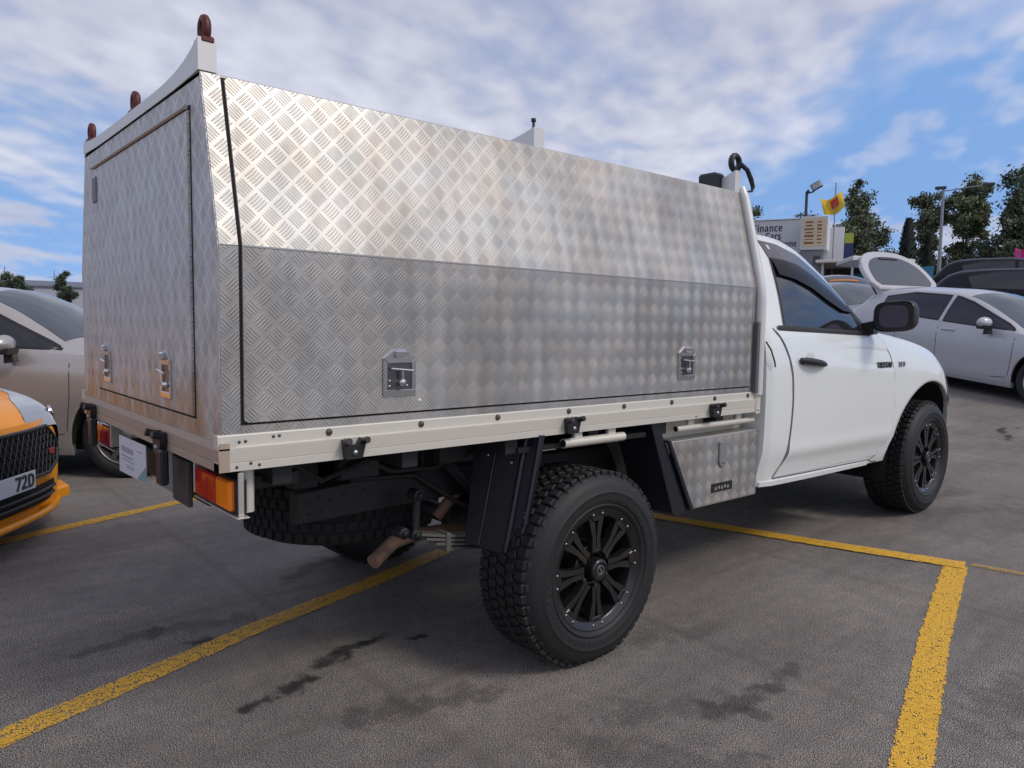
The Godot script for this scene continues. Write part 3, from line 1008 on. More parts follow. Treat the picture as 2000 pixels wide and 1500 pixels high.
func build_truck() -> void:
	var T := thing("utility_truck", "white single-cab utility truck with a silver tread-plate canopy on its tray", "truck", Transform3D())
	# ------------------------------------------------ cab
	var s := Shape.new()
	s.host = self
	s.x0 = 2.775; s.x1 = 5.72
	s.bot = V2([2.775, 0.525, 4.1, 0.515, 5.2, 0.50, 5.4, 0.46, 5.72, 0.50])
	s.belt = V2([2.775, 1.372, 3.3, 1.362, 3.9, 1.345, 4.2, 1.318, 4.45, 1.288, 4.76, 1.235, 5.0, 1.155, 5.2, 1.03, 5.4, 0.93, 5.72, 0.80])
	s.rail = V2([2.775, 1.846, 2.95, 1.868, 3.12, 1.860, 3.34, 1.816, 3.59, 1.712, 3.81, 1.565, 3.97, 1.420, 4.1, 1.355, 4.25, 1.325, 4.5, 1.295, 4.8, 1.245, 5.05, 1.165, 5.2, 1.045, 5.4, 0.945, 5.72, 0.815])
	s.cen = V2([2.775, 1.895, 3.0, 1.925, 3.25, 1.92, 3.5, 1.87, 3.75, 1.75, 4.0, 1.56, 4.2, 1.40, 4.35, 1.365, 4.6, 1.335, 5.0, 1.255, 5.3, 1.13, 5.5, 1.0, 5.72, 0.83])
	s.w = V2([2.775, 0.885, 2.83, 0.908, 2.95, 0.915, 3.4, 0.92, 4.0, 0.918, 4.3, 0.925, 4.6, 0.945, 4.85, 0.948, 5.1, 0.93, 5.25, 0.89, 5.4, 0.82, 5.55, 0.72, 5.72, 0.55])
	s.zr = V2([2.775, 0.655, 3.0, 0.67, 3.5, 0.685, 3.8, 0.735, 3.97, 0.79, 4.1, 0.82, 4.3, 0.84, 4.8, 0.845, 5.05, 0.82, 5.2, 0.78, 5.4, 0.71, 5.72, 0.45])
	s.low = V2([0, 0.945, 0.06, 0.955, 0.14, 0.972, 0.2, 0.990, 0.25, 0.994, 0.5, 1.0, 0.72, 0.998, 0.86, 0.985, 0.94, 0.970, 1.0, 0.945])
	s.arches = [[4.775, 0.470, 0.545]]
	s.bow = 0.05
	part("cab_body", s.body(), M.white, T)
	var under := Geo.new()
	under.box(Vector3(3.9, 0.56, 0), Vector3(2.2, 0.16, 1.30), 0.02)
	under.box(Vector3(5.2, 0.62, 0), Vector3(0.8, 0.25, 1.1), 0.02)
	part("underbody", under, M.black, T)
	for sg in [1.0, -1.0]:
		var rows: Array = []
		for k in 3:
			var row := PackedVector3Array()
			for i in 21:
				var th := PI * (i / 20.0 * 1.1 - 0.05)
				row.append(Vector3(4.775 + [0.542, 0.542, 0.0][k] * cos(th), 0.47 + [0.542, 0.542, 0.0][k] * sin(th), [s.side(4.775 + 0.542 * cos(th), 0.9) - 0.03, 0.52, 0.519][k] * sg))
			rows.append(row)
		var ww := Geo.new()
		ww.grid(rows, Vector3.INF, Vector3(0, -1, 0))
		part("wheel_well", ww, M.black, T)
	for sg in [1.0, -1.0]:
		var lo := V2([2.895, 0.572, 3.3, 0.565, 3.7, 0.558, 4.03, 0.552])
		var hi := V2([2.845, 1.355, 3.2, 1.352, 3.6, 1.345, 3.985, 1.335])
		var gap := V2([2.890, 0.568, 2.955, 0.66, 2.972, 0.74, 2.985, 0.86, 2.990, 0.98, 2.980, 1.10, 2.950, 1.20, 2.905, 1.285, 2.845, 1.36])
		var gap2 := V2([4.032, 0.548, 4.12, 0.575, 4.185, 0.63, 4.225, 0.74, 4.240, 0.90, 4.225, 1.08, 4.175, 1.20, 4.105, 1.285, 4.035, 1.335])
		var door := node("door", T)
		# the skin of the door, between its two gaps
		var A := s.dense(gap, 1)
		var B := s.dense(gap2, 1)
		var grows: Array = []
		for j in A.size():
			var row := PackedVector3Array()
			for i in 25:
				var q := (A[j] + Vector2(0.006, 0)).lerp(B[j] - Vector2(0.006, 0), i / 24.0)
				# a soft scallop below the belt and a crease above the sill
				var off := 0.0035 - 0.006 * exp(-pow((q.y - 1.20) / 0.06, 2)) * smoothstep(3.0, 3.9, q.x) + 0.004 * exp(-pow((q.y - 0.70) / 0.03, 2))
				row.append(Vector3(q.x, q.y, (s.side(q.x, q.y) + off) * sg))
			grows.append(row)
		# more rows, for a smooth skin
		var fine: Array = []
		for k in 41:
			var y := lerpf(0.57, 1.35, k / 40.0)
			var xa := cv(V2([0.568, 2.890, 0.66, 2.955, 0.74, 2.972, 0.86, 2.985, 0.98, 2.990, 1.10, 2.980, 1.20, 2.950, 1.285, 2.905, 1.36, 2.845]), y) + 0.006
			var xb := cv(V2([0.548, 4.032, 0.575, 4.12, 0.63, 4.185, 0.74, 4.225, 0.90, 4.240, 1.08, 4.225, 1.20, 4.175, 1.285, 4.105, 1.335, 4.035]), y) - 0.006
			var row := PackedVector3Array()
			for i in 33:
				var x := lerpf(xa, xb, i / 32.0)
				var off := 0.004 - 0.010 * exp(-pow((y - 1.215 + 0.06 * (x - 3.6)) / 0.05, 2)) * smoothstep(3.1, 3.9, x) + 0.005 * exp(-pow((y - 0.705) / 0.035, 2))
				row.append(Vector3(x, y, (s.side(x, y) + off) * sg))
			fine.append(row)
		var dg := Geo.new()
		dg.grid(fine, Vector3.INF, Vector3(0, 0, sg))
		part("door_skin", dg, M.white, door)
		part("door_gap", s.ribbon(gap, 0.007, 0.0015, sg), M.gap, door)
		part("door_gap", s.ribbon(gap2, 0.006, 0.0015, sg), M.gap, door)
		part("door_gap", s.ribbon(V2([2.890, 0.562, 3.4, 0.556, 4.03, 0.546]), 0.007, 0.0015, sg), M.gap, door)
		# handle
		var hg := Geo.new()
		hg.lathe([Vector2(0.040, 0), Vector2(0.036, 0.0005), Vector2(0.02, 0.001), Vector2(0.0, 0.001)], Vector3(3.16, 1.195, (s.side(3.16, 1.195) + 0.0045) * sg), Vector3(0, 0, sg), 24)
		part("handle_recess", hg, M.white, door)
		var h := Geo.new()
		var hp: Array = []
		var hr: Array = []
		for i in 9:
			var x := 3.035 + 0.27 * i / 8.0
			hp.append(Vector3(x, 1.192 - 0.03 * i / 8.0, (s.side(x, 1.18) + 0.012 + 0.026 * sin(PI * clampf(i / 8.0, 0.06, 0.94))) * sg))
			hr.append([0.010, 0.019, 0.021, 0.020, 0.019, 0.019, 0.018, 0.016, 0.008][i])
		h.tube(hp, hr, 10)
		h.lathe([Vector2(0.019, 0), Vector2(0.018, 0.024), Vector2(0.0, 0.028)], Vector3(3.065, 1.186, (s.side(3.06, 1.186)) * sg), Vector3(0, 0, sg), 16)
		part("door_handle", h, M.black_plastic, door)
		# window, its black lower seal, front quarter and weather shield
		var wl := V2([2.965, 1.374, 3.35, 1.364, 3.86, 1.352])
		var wh := V2([3.015, 1.735, 3.26, 1.725, 3.84, 1.475])
		var wlo := V2([2.965, 1.374, 3.15, 1.369, 3.35, 1.364, 3.55, 1.359, 3.70, 1.356, 3.86, 1.352])
		var whi := V2([3.018, 1.740, 3.16, 1.738, 3.30, 1.722, 3.46, 1.672, 3.62, 1.600, 3.845, 1.460])
		var win := part("side_window", s.sheet(wlo, whi, 0.004, sg, 8), M.cab_glass, T)
		part("window_seal", s.ribbon(V2([2.885, 1.362, 3.3, 1.352, 3.93, 1.336]), 0.026, 0.008, sg, false, 0.006), M.rubber, win)
		part("window_seal", s.ribbon(V2([3.855, 1.345, 3.835, 1.42, 3.80, 1.50]), 0.055, 0.006, sg, false, 0.004), M.rubber, win)
		part("window_seal", s.ribbon(V2([2.955, 1.374, 2.985, 1.55, 3.010, 1.735]), 0.014, 0.005, sg, false, 0.003), M.rubber, win)
		var q1 := V2([3.86, 1.345, 3.885, 1.345, 3.955, 1.345])
		var q2 := V2([3.825, 1.495, 3.84, 1.50, 3.85, 1.49])
		part("mirror_gusset", s.sheet(q1, q2, 0.006, sg, 4), M.black_plastic, win)
		# door frame above the glass: dark, glossy
		var fl := V2([3.005, 1.735, 3.16, 1.735, 3.30, 1.720, 3.46, 1.670, 3.62, 1.598, 3.79, 1.498, 3.93, 1.385])
		var fh := V2([2.958, 1.835, 3.12, 1.826, 3.34, 1.783, 3.56, 1.692, 3.70, 1.605, 3.83, 1.502, 3.955, 1.392])
		part("door_frame", s.sheet(fl, fh, 0.004, sg, 4, 0.004), M.frame_grey, door)
		part("frame_sticker", s.sheet(V2([3.02, 1.79, 3.045, 1.788]), V2([3.01, 1.815, 3.035, 1.812]), 0.0065, sg, 1), M.card, door)
		# wind deflector: bowed smoked acrylic over the top of the glass
		var vl := V2([3.022, 1.650, 3.18, 1.632, 3.35, 1.588, 3.515, 1.520, 3.66, 1.468, 3.80, 1.462])
		var vh := V2([3.006, 1.742, 3.16, 1.738, 3.30, 1.722, 3.46, 1.672, 3.62, 1.600, 3.82, 1.478])
		var rr: Array = []
		var Lq := s.dense(vl, 5)
		var Hq := s.dense(vh, 5)
		for j in 7:
			var row := PackedVector3Array()
			for i in Lq.size():
				var q := Lq[i].lerp(Hq[i], j / 6.0)
				row.append(Vector3(q.x, q.y, (s.side(q.x, q.y) + 0.006 + 0.014 * sqrt(1.0 - pow(j / 6.0, 2.0))) * sg))
			rr.append(row)
		var vg := Geo.new()
		vg.grid(rr, Vector3.INF, Vector3(0, 0, sg))
		part("wind_deflector", vg, M.visor, win)
		# badges
		if sg > 0:
			var bz := s.side(4.06, 1.14) + 0.006
			text(door, "badge", "TRITON", 0.036, Transform3D(Basis(Vector3.UP, -0.01), Vector3(4.075, 1.143, bz)), M.ink, 0.195)
			text(T, "badge", "DI-D", 0.034, Transform3D(Basis(Vector3.UP, -0.02), Vector3(4.325, 1.142, s.side(4.325, 1.142) + 0.004)), M.grey_ink, 0.085)
		# mirror
		var mi := node("mirror", T, Vector3(3.925, 1.440, sg * 1.040))
		var shell: Array = []
		for k in 6:
			var row := PackedVector3Array()
			var d: float = [-0.055, -0.045, 0.0, 0.045, 0.075, 0.085][k]
			var sc: float = [0.95, 1.0, 0.99, 0.88, 0.6, 0.0][k]
			for i in 33:
				var a := TAU * i / 32.0
				var cx := signf(cos(a)) * pow(absf(cos(a)), 0.55) * 0.120 * sc
				var cy := signf(sin(a)) * pow(absf(sin(a)), 0.55) * 0.092 * sc
				row.append(Vector3(d, cy + 0.008 * cx / 0.120, sg * cx))
			shell.append(row)
		var mg := Geo.new()
		mg.grid(shell, Vector3.ZERO)
		mg.prism(V2([-0.03, -0.05, 0.03, -0.05, 0.03, 0.03, -0.03, 0.03]), Vector3(0.0, -0.055, -sg * 0.12), Vector3.RIGHT, Vector3.UP, Vector3(-0.02, -0.025, -sg * 0.10), 0.006)
		part("mirror_housing", mg, M.black_plastic, mi)
		var fr := Geo.new()
		var face := PackedVector2Array()
		for i in 32:
			var a := TAU * i / 32.0
			face.append(Vector2(signf(cos(a)) * pow(absf(cos(a)), 0.55) * 0.113, signf(sin(a)) * pow(absf(sin(a)), 0.55) * 0.086))
		fr.prism(face, Vector3(-0.05, 0, 0), Vector3(0, 0, 1), Vector3.UP, Vector3(-0.006, 0, 0))
		part("mirror_surround", fr, M.black_plastic, mi)
		var mm := Geo.new()
		var gl := PackedVector2Array()
		for p in face: gl.append(Vector2(p.x * 0.74, p.y * 0.76))
		mm.prism(gl, Vector3(-0.0555, 0, sg * 0.004), Vector3(0, 0, 1), Vector3.UP, Vector3(-0.004, 0, 0))
		part("mirror_glass", mm, M.mirror, mi)
		# sill
		part("sill", s.sheet(V2([2.79, 0.527, 3.3, 0.522, 3.98, 0.518]), V2([2.79, 0.552, 3.3, 0.547, 4.0, 0.54]), 0.012, sg, 2, 0.02), M.white, T)
		part("panel_gap", s.ribbon(V2([4.02, 0.545, 4.07, 0.528, 4.13, 0.526]), 0.007, 0.002, sg), M.gap, T)
		part("lash_cord", cord(sg), M.rubber, T)
	part("windscreen", s.cover(V2([-0.9, 3.42, 0, 3.44, 0.9, 3.42]), V2([-0.9, 4.02, 0, 4.20, 0.9, 4.02]), 0.004), M.screen, T)
	var rw := Geo.new()
	rw.prism(V2([-0.52, 1.42, 0.52, 1.42, 0.50, 1.76, -0.50, 1.76]), Vector3(2.7745, 0, 0), Vector3(0, 0, 1), Vector3.UP, Vector3(-0.006, 0, 0), 0.002)
	part("rear_window", rw, M.glass, T)
	for sg in [1.0, -1.0]:
		var hl := part("headlight", s.sheet(V2([5.12, 0.86, 5.3, 0.80, 5.5, 0.76]), V2([5.06, 1.06, 5.25, 0.975, 5.45, 0.88]), 0.004, sg, 4), M.lens, T)
	# ------------------------------------------------ tray
	var tray := node("tray", T)
	var deck := Geo.new()
	deck.box(Vector3(1.37, 0.955, 0), Vector3(2.70, 0.05, 1.70), 0.0)
	for i in 6: deck.box(Vector3(0.2 + i * 0.45, 0.90, 0), Vector3(0.06, 0.06, 1.66), 0.0)
	part("tray_floor", deck, M.chassis, tray)
	# side rail: an extruded section with a step, bevelled lip on top
	for sg in [1.0, -1.0]:
		var r := Geo.new()
		# cross-section in (z, y): lower flange, main face, bevel up to the canopy
		var sec := V2([0.830, 0.931, 0.870, 0.931, 0.870, 0.953, 0.8675, 0.955, 0.870, 0.957, 0.872, 0.992, 0.872, 0.997, 0.8635, 1.000, 0.8625, 1.030, 0.859, 1.034, 0.83, 1.034])
		r.prism(sec, Vector3(0.0, 0, 0), Vector3(0, 0, sg), Vector3.UP, Vector3(2.737, 0, 0), 0.0)
		part("side_rail", r, M.cream, tray)
	var rr2 := Geo.new()
	rr2.prism(V2([0.0, 0.931, 0.0, 0.955, 0.003, 0.957, 0.0, 0.959, -0.002, 0.992, 0.006, 1.012, 0.03, 1.012, 0.03, 0.931]), Vector3(0, 0, -0.872), Vector3.RIGHT, Vector3.UP, Vector3(0, 0, 1.744), 0.0)
	part("rear_rail", rr2, M.dusty, tray)
	# corner cap of the right rail, cut at 45 degrees above
	var cc := Geo.new()
	cc.prism(V2([-0.002, 0.997, 0.05, 1.031, 0.05, 0.997]), Vector3(0, 0, 0.866), Vector3.RIGHT, Vector3.UP, Vector3(0, 0, 0.004), 0.001)
	part("corner_cap", cc, M.cream, tray)
	for x in [0.336, 0.672, 1.004, 1.368, 1.697, 2.022, 2.354, 2.64]:
		var b := Geo.new()
		b.lathe([Vector2(0.0115, 0), Vector2(0.010, 0.004), Vector2(0.0, 0.0055)], Vector3(x, 1.018, 0.863), Vector3.BACK, 12)
		part("bolt", b, M.bolt, tray)
	for q in [[0.06, 1.012], [0.078, 1.013], [0.16, 1.020], [0.178, 1.021], [0.05, 0.942], [0.115, 0.943], [0.09, 0.95], [1.35, 0.942], [2.2, 0.942]]:
		var b := Geo.new()
		b.lathe([Vector2(0.005, 0), Vector2(0.004, 0.002), Vector2(0.0, 0.0025)], Vector3(q[0], q[1], 0.8635 if q[1] > 1.0 else 0.870), Vector3.BACK, 8)
		part("rivet", b, M.bolt, tray)
	for x in [0.409, 1.37, 2.337]: rope_hook(tray, Vector3(x, 0.966, 0.872), Vector3.BACK, Vector3.RIGHT, 0.88)
	for z in [-0.627, 0.361]:
		rope_hook(tray, Vector3(-0.002, 0.955, z), Vector3.LEFT, Vector3(0, 0, 1), 1.05)
		var g := Geo.new()
		g.box(Vector3(-0.016, 0.878, z + 0.035), Vector3(0.026, 0.115, 0.06), 0.006)
		part("hinge_drop", g, M.black_plastic, tray)
	# headboard posts at the front of the tray, bent along the canopy
	for sg in [1.0, -1.0]:
		var g := Geo.new()
		g.tube([Vector3(2.722, 1.02, 0.866 * sg), Vector3(2.722, 1.50, 0.866 * sg), Vector3(2.722, 1.55, 0.862 * sg), Vector3(2.722, 1.60, 0.852 * sg), Vector3(2.722, 2.02, 0.748 * sg), Vector3(2.722, 2.07, 0.725 * sg)], 0.026, 14)
		var p := part("headboard_post", g, M.post, tray)
		var r := Geo.new()
		r.box(Vector3(2.692, 1.21, 0.868 * sg), Vector3(0.026, 0.36, 0.030), 0.004)
		part("rubber_strip", r, M.strip_grey, tray)
		var b := Geo.new()
		b.box(Vector3(2.722, 0.985, 0.868 * sg), Vector3(0.042, 0.13, 0.016), 0.003)
		for yy in [0.945, 1.03]: b.lathe([Vector2(0.008, 0), Vector2(0.006, 0.004), Vector2(0, 0.005)], Vector3(2.722, yy, 0.877 * sg), Vector3(0, 0, sg), 8)
		part("post_bracket", b, M.cream, tray)
	# ------------------------------------------------ canopy
	var C := node("canopy", T)
	var shell := Geo.new()
	var prof := V2([-CZ, 1.005, CZ, 1.005, CZ, FOLD, CZT, CT, -CZT, CT, -CZ, FOLD])
	var inset := PackedVector2Array()
	for p in prof: inset.append(Vector2(p.x * 0.975, lerpf(p.y, 1.5, 0.02)))
	shell.prism(inset, Vector3(0.03, 0, 0), Vector3(0, 0, 1), Vector3.UP, Vector3(2.64, 0, 0), 0.0)
	part("canopy_shell", shell, M.dark_alu, C)
	var roof := Geo.new()
	roof.prism(V2([0.011, -CZT, 2.69, -CZT, 2.69, CZT, 0.011, CZT]), Vector3(0, CT - 0.012, 0), Vector3.RIGHT, Vector3(0, 0, 1), Vector3(0, 0.014, 0), 0.003)
	part("roof_panel", roof, M.alu, C)
	for sg in [1.0, -1.0]:
		part("corner_panel", canopy_sheet(0.0125, 0.068, 1.012, CT, 0.0, 0.03, sg), M.plate, C)
		part("front_panel", canopy_sheet(2.660, 2.690, 1.012, CT, 0.0, 0.03, sg), M.plate, C)
		part("bottom_panel", canopy_sheet(0.068, 2.660, 1.012, 1.058, 0.0, 0.03, sg), M.plate, C)
		part("door_seal", canopy_sheet(0.068, 2.660, 1.058, CT - 0.004, -0.001, 0.02, sg), M.black, C)
		part("side_door", canopy_sheet(0.0752, 2.652, 1.0645, CT - 0.002, 0.006, 0.02, sg, 0.012), M.plate, C)
		var fo := Geo.new()
		fo.box(Vector3(1.36, FOLD, (CZ + 0.0055) * sg), Vector3(2.56, 0.006, 0.004), 0.001)
		part("fold_edge", fo, M.plate_dark, C)
		var dk := Geo.new()
		for x in [0.585, 2.12]:
			latch(C, Vector3(x, 1.196, (CZ + 0.006) * sg), Vector3(1, 0, 0), Vector3(0, 0, sg))
	var wb := Geo.new()
	wb.lathe([Vector2(0.007, 0), Vector2(0.004, 0.004), Vector2(0.0, 0.005)], Vector3(0.665, 1.098, CZ + 0.006), Vector3.BACK, 10)
	part("paint_spot", wb, M.card, C)
	# back of the canopy
	var back := Geo.new()
	back.prism(V2([-CZ + 0.002, 1.008, CZ - 0.002, 1.008, CZ - 0.002, FOLD, CZT - 0.002, CT, -CZT + 0.002, CT, -CZ + 0.002, FOLD]), Vector3(0.030, 0, 0), Vector3(0, 0, 1), Vector3.UP, Vector3(-0.019, 0, 0), 0.0)
	rear_uv2(back)
	part("rear_panel", back, M.rear, C)
	var hs := Geo.new()
	hs.prism(V2([-0.576, 1.060, 0.655, 1.060, 0.648, 1.975, -0.566, 1.975]), Vector3(0.0110, 0, 0), Vector3(0, 0, 1), Vector3.UP, Vector3(-0.0015, 0, 0))
	part("hatch_seal", hs, M.black, C)
	var hat := Geo.new()
	hat.prism(V2([-0.568, 1.068, 0.648, 1.068, 0.641, 1.960, -0.558, 1.960]), Vector3(0.012, 0, 0), Vector3(0, 0, 1), Vector3.UP, Vector3(-0.010, 0, 0), 0.002)
	rear_uv2(hat)
	part("rear_hatch", hat, M.rear, C)
	var hinge := Geo.new()
	hinge.tube([Vector3(0.0, 1.968, -0.56), Vector3(0.0, 1.968, 0.64)], 0.007, 8)
	part("hatch_hinge", hinge, M.plate_dark, C)
	latch(C, Vector3(0.002, 1.180, 0.405), Vector3(0, 0, 1), Vector3.LEFT, 0.85)
	latch(C, Vector3(0.002, 1.180, -0.37), Vector3(0, 0, 1), Vector3.LEFT, 0.85)
	var lb := Geo.new()
	lb.prism(V2([-0.03, -0.05, 0.03, -0.05, 0.03, 0.05, -0.03, 0.05]), Vector3(0.002, 1.875, -0.515), Vector3(0, 0, 1), Vector3.UP, Vector3(-0.006, 0, 0), 0.002)
	part("side_marker", lb, M.grey_paint, C)
	# roof beams with upturned ends
	var k := 0
	for x in [0.0065, 1.275, 2.655]:
		var bm := Geo.new()
		var bp := PackedVector2Array()
		var lift: float = [0.062, 0.042, 0.075][k]
		for i in 25:
			var z := -CZT + 2 * CZT * i / 24.0
			bp.append(Vector2(z, 2.082 + lift * (1.0 if z > 0.0 or k else 0.35) * pow(absf(z / CZT), 5.0)))
		for i in 25:
			var z := CZT - 2 * CZT * i / 24.0
			bp.append(Vector2(z, 2.048 if k else 2.044 + 0.01 * pow(absf(z / CZT), 5.0)))
		bm.prism(bp, Vector3(x, 0, 0), Vector3(0, 0, 1), Vector3.UP, Vector3(0.052, 0, 0), 0.003)
		var beam := part("roof_beam", bm, M.post, C)
		if k == 0:
			for z in [-0.705, -0.02, 0.705]:
				var yy := 2.082 + lift * (1.0 if z > 0.0 else 0.35) * pow(absf(z / CZT), 5.0)
				var g := Geo.new()
				var pts: Array = []
				for i in 13:
					var a := -0.35 * PI + (PI * 1.7) * i / 12.0
					pts.append(Vector3(x + 0.028 + 0.0 * i, yy + 0.042 + 0.030 * sin(a), z + 0.022 * cos(a)))
				g.tube(pts, 0.0125, 9)
				g.box(Vector3(x + 0.028, yy + 0.008, z), Vector3(0.04, 0.02, 0.062), 0.005)
				part("tie_loop", g, M.maroon, C)
		elif k == 1:
			var g := Geo.new()
			g.lathe([Vector2(0.009, 0), Vector2(0.006, 0.012), Vector2(0.005, 0.035), Vector2(0.010, 0.038), Vector2(0.010, 0.05), Vector2(0.0, 0.053)], Vector3(x + 0.026, 2.082 + lift * 0.8, 0.70), Vector3.UP, 12)
			part("tie_pin", g, M.black_plastic, C)
		else:
			var g := Geo.new()
			var pts: Array = []
			for i in 17:
				var a := TAU * i / 16.0
				pts.append(Vector3(x + 0.03 + 0.036 * cos(a), 2.200 + 0.036 * sin(a), 0.71))
			g.tube(pts, 0.0155, 9, false)
			part("tie_loop", g, M.black_plastic, C)
			var lp := Geo.new()
			lp.box(Vector3(x - 0.015, 2.110, 0.60), Vector3(0.09, 0.085, 0.11), 0.012)
			part("work_lamp", lp, M.black_plastic, C)
		k += 1
	# ------------------------------------------------ under the tray
	var tb := node("tool_box", T)
	var box := Geo.new()
	box.prism(V2([2.010, 0.832, 2.765, 0.836, 2.765, 0.493, 2.212, 0.494]), Vector3(0, 0, 0.45), Vector3.RIGHT, Vector3.UP, Vector3(0, 0, 0.40), 0.002)
	part("box_body", box, M.alu, tb)
	var fr := Geo.new()
	fr.prism(V2([2.022, 0.828, 2.760, 0.832, 2.760, 0.500, 2.222, 0.501]), Vector3(0, 0, 0.851), Vector3.RIGHT, Vector3.UP, Vector3(0, 0, 0.006), 0.002)
	fr.uv2.resize(fr.v.size())
	for i in fr.v.size(): fr.uv2[i] = Vector2(fr.v[i].x / 2.6 + 0.5, fr.v[i].y / 2.6)
	part("box_lid", fr, M.plate, tb)
	var lk := Geo.new()
	lk.prism(V2([-0.030, 0.055, 0.030, 0.055, 0.030, -0.045, 0.018, -0.066, 0, -0.072, -0.018, -0.066, -0.030, -0.045]), Vector3(2.44, 0.745, 0.857), Vector3.RIGHT, Vector3.UP, Vector3(0, 0, 0.010), 0.003)
	lk.lathe([Vector2(0.010, 0), Vector2(0.008, 0.004), Vector2(0, 0.005)], Vector3(2.445, 0.70, 0.867), Vector3.BACK, 12)
	part("box_lock", lk, M.grey_paint, tb)
	var bl := Geo.new()
	bl.prism(V2([-0.088, -0.022, 0.088, -0.022, 0.088, 0.022, -0.088, 0.022]), Vector3(2.448, 0.576, 0.857), Vector3.RIGHT, Vector3.UP, Vector3(0, 0, 0.003), 0.001)
	var pl := part("maker_plate", bl, M.dark_metal, tb)
	for i in 5:
		var st := Geo.new()
		st.box(Vector3(2.395 + i * 0.026, 0.574 + (0.002 if i % 2 else -0.002), 0.8605), Vector3(0.015, 0.014, 0.001))
		more(pl, st, M.grey_ink)
	var up := Geo.new()
	up.prism(V2([1.955, 0.930, 2.765, 0.930, 2.765, 0.836, 2.010, 0.832]), Vector3(0, 0, 0.70), Vector3.RIGHT, Vector3.UP, Vector3(0, 0, 0.055), 0.0)
	part("upper_panel", up, M.cream, tb)
	for q in [[1.352, 1.71, 0.892, 0.85, 0.019], [2.095, 2.735, 0.890, 0.835, 0.015]]:
		var g := Geo.new()
		g.tube([Vector3(q[0], q[2] - 0.004, q[3]), Vector3(q[1], q[2] - 0.004, q[3])], q[4], 14)
		for x in [q[0] + 0.1 * (q[1] - q[0]) + 0.05, q[1] - 0.2 * (q[1] - q[0])]: g.box(Vector3(x, 0.915, q[3] - 0.006), Vector3(0.045, 0.04, 0.02), 0.003)
		var pp := part("rope_rail", g, M.cream, T)
		var e := Geo.new()
		e.lathe([Vector2(q[4] * 0.82, 0), Vector2(0, 0.0005)], Vector3(q[0] - 0.0005, q[2] - 0.004, q[3]), Vector3.LEFT, 14)
		more(pp, e, M.black)
	# mud guards: rear flap of ribbed plastic, front flap before the tool box; same on the left
	for sg in [1.0, -1.0]:
		var g := Geo.new()
		var row0 := Vector3(1.175, 0.93, 0)
		# rear flap, leaning backwards towards its foot
		var tp := Vector3(1.235, 0.935, 0.87)
		var bt := Vector3(1.120, 0.470, 0.885)
		var ln := tp.distance_to(bt)
		var dn := (bt - tp) / ln
		var acr := Vector3(-0.35, 0, -1).normalized()
		var nn := Vector3(-1, 0, 0.35).normalized()
		var fp := V2([0, 0, 0.30, 0, 0.26, ln * 0.93, 0.0, ln])
		var mir := func(p: Vector3) -> Vector3: return Vector3(p.x, p.y, p.z * sg)
		g.prism(fp, mir.call(tp), mir.call(acr), mir.call(dn), mir.call(Vector3(-0.02, 0, 0.006)), 0.003)
		for i in 3:
			var a: Vector3 = tp + acr * [0.004, 0.065, 0.19][i] + Vector3(-0.021, 0, 0.004)
			g.tube([mir.call(a), mir.call(a + dn * (ln * 0.97 - i * 0.01))], [0.010, 0.012, 0.006][i], 8)
		var fl := part("mud_flap", g, M.flap, T)
		var bo := Geo.new()
		for q in [[0.11, 0.24], [0.01, 0.62], [0.01, 0.655], [0.22, 0.2]]:
			var a: Vector3 = tp + acr * q[0] + dn * (q[1] * ln) + Vector3(-0.024, 0, 0.006)
			bo.lathe([Vector2(0.008, 0), Vector2(0.006, 0.004), Vector2(0, 0.006)], mir.call(a), mir.call(nn), 8)
		more(fl, bo, M.rivet)
		var f2 := Geo.new()
		f2.prism(V2([1.900, 0.934, 1.955, 0.932, 2.190, 0.497, 2.120, 0.470, 2.08, 0.492]), Vector3(0, 0, 0.62 * sg), Vector3.RIGHT, Vector3.UP, Vector3(0, 0, 0.225 * sg), 0.003)
		f2.prism(V2([2.008, 0.842, 2.030, 0.842, 2.222, 0.494, 2.195, 0.494]), Vector3(0, 0, 0.60 * sg), Vector3.RIGHT, Vector3.UP, Vector3(0, 0, 0.262 * sg), 0.002)
		part("mud_flap", f2, M.flap, T)
		var ar := Geo.new()
		ar.box(Vector3(1.5, 0.88, 0.70 * sg), Vector3(0.75, 0.02, 0.28), 0.0)
		part("wheel_arch_liner", ar, M.black, T)
	for sg in [1.0, -1.0]:
		var g := Geo.new()
		g.prism(V2([0.415, 0.628, 0.415, 0.742, 0.76, 0.766, 2.9, 0.766, 2.9, 0.63, 1.2, 0.645]), Vector3(0, 0, 0.40 * sg), Vector3.RIGHT, Vector3.UP, Vector3(0, 0, 0.06 * sg), 0.004)
		var rail := part("chassis_rail", g, M.chassis, T)
		var h := Geo.new()
		for q in [[0.46, 0.70], [0.50, 0.72], [0.46, 0.66], [0.505, 0.665], [0.54, 0.70], [0.60, 0.715], [0.68, 0.725], [0.98, 0.735], [1.1, 0.71]]:
			h.lathe([Vector2(0.007, 0.0004), Vector2(0, 0.0006)], Vector3(q[0], q[1], 0.46 * sg), Vector3(0, 0, sg), 10)
		more(rail, h, M.black)
		var mount := Geo.new()
		for x in [0.45, 1.0, 2.3]:
			mount = Geo.new()
			mount.box(Vector3(x, 0.83, 0.42 * sg), Vector3(0.10, 0.15, 0.08), 0.005)
			part("tray_mount", mount, M.chassis, T)
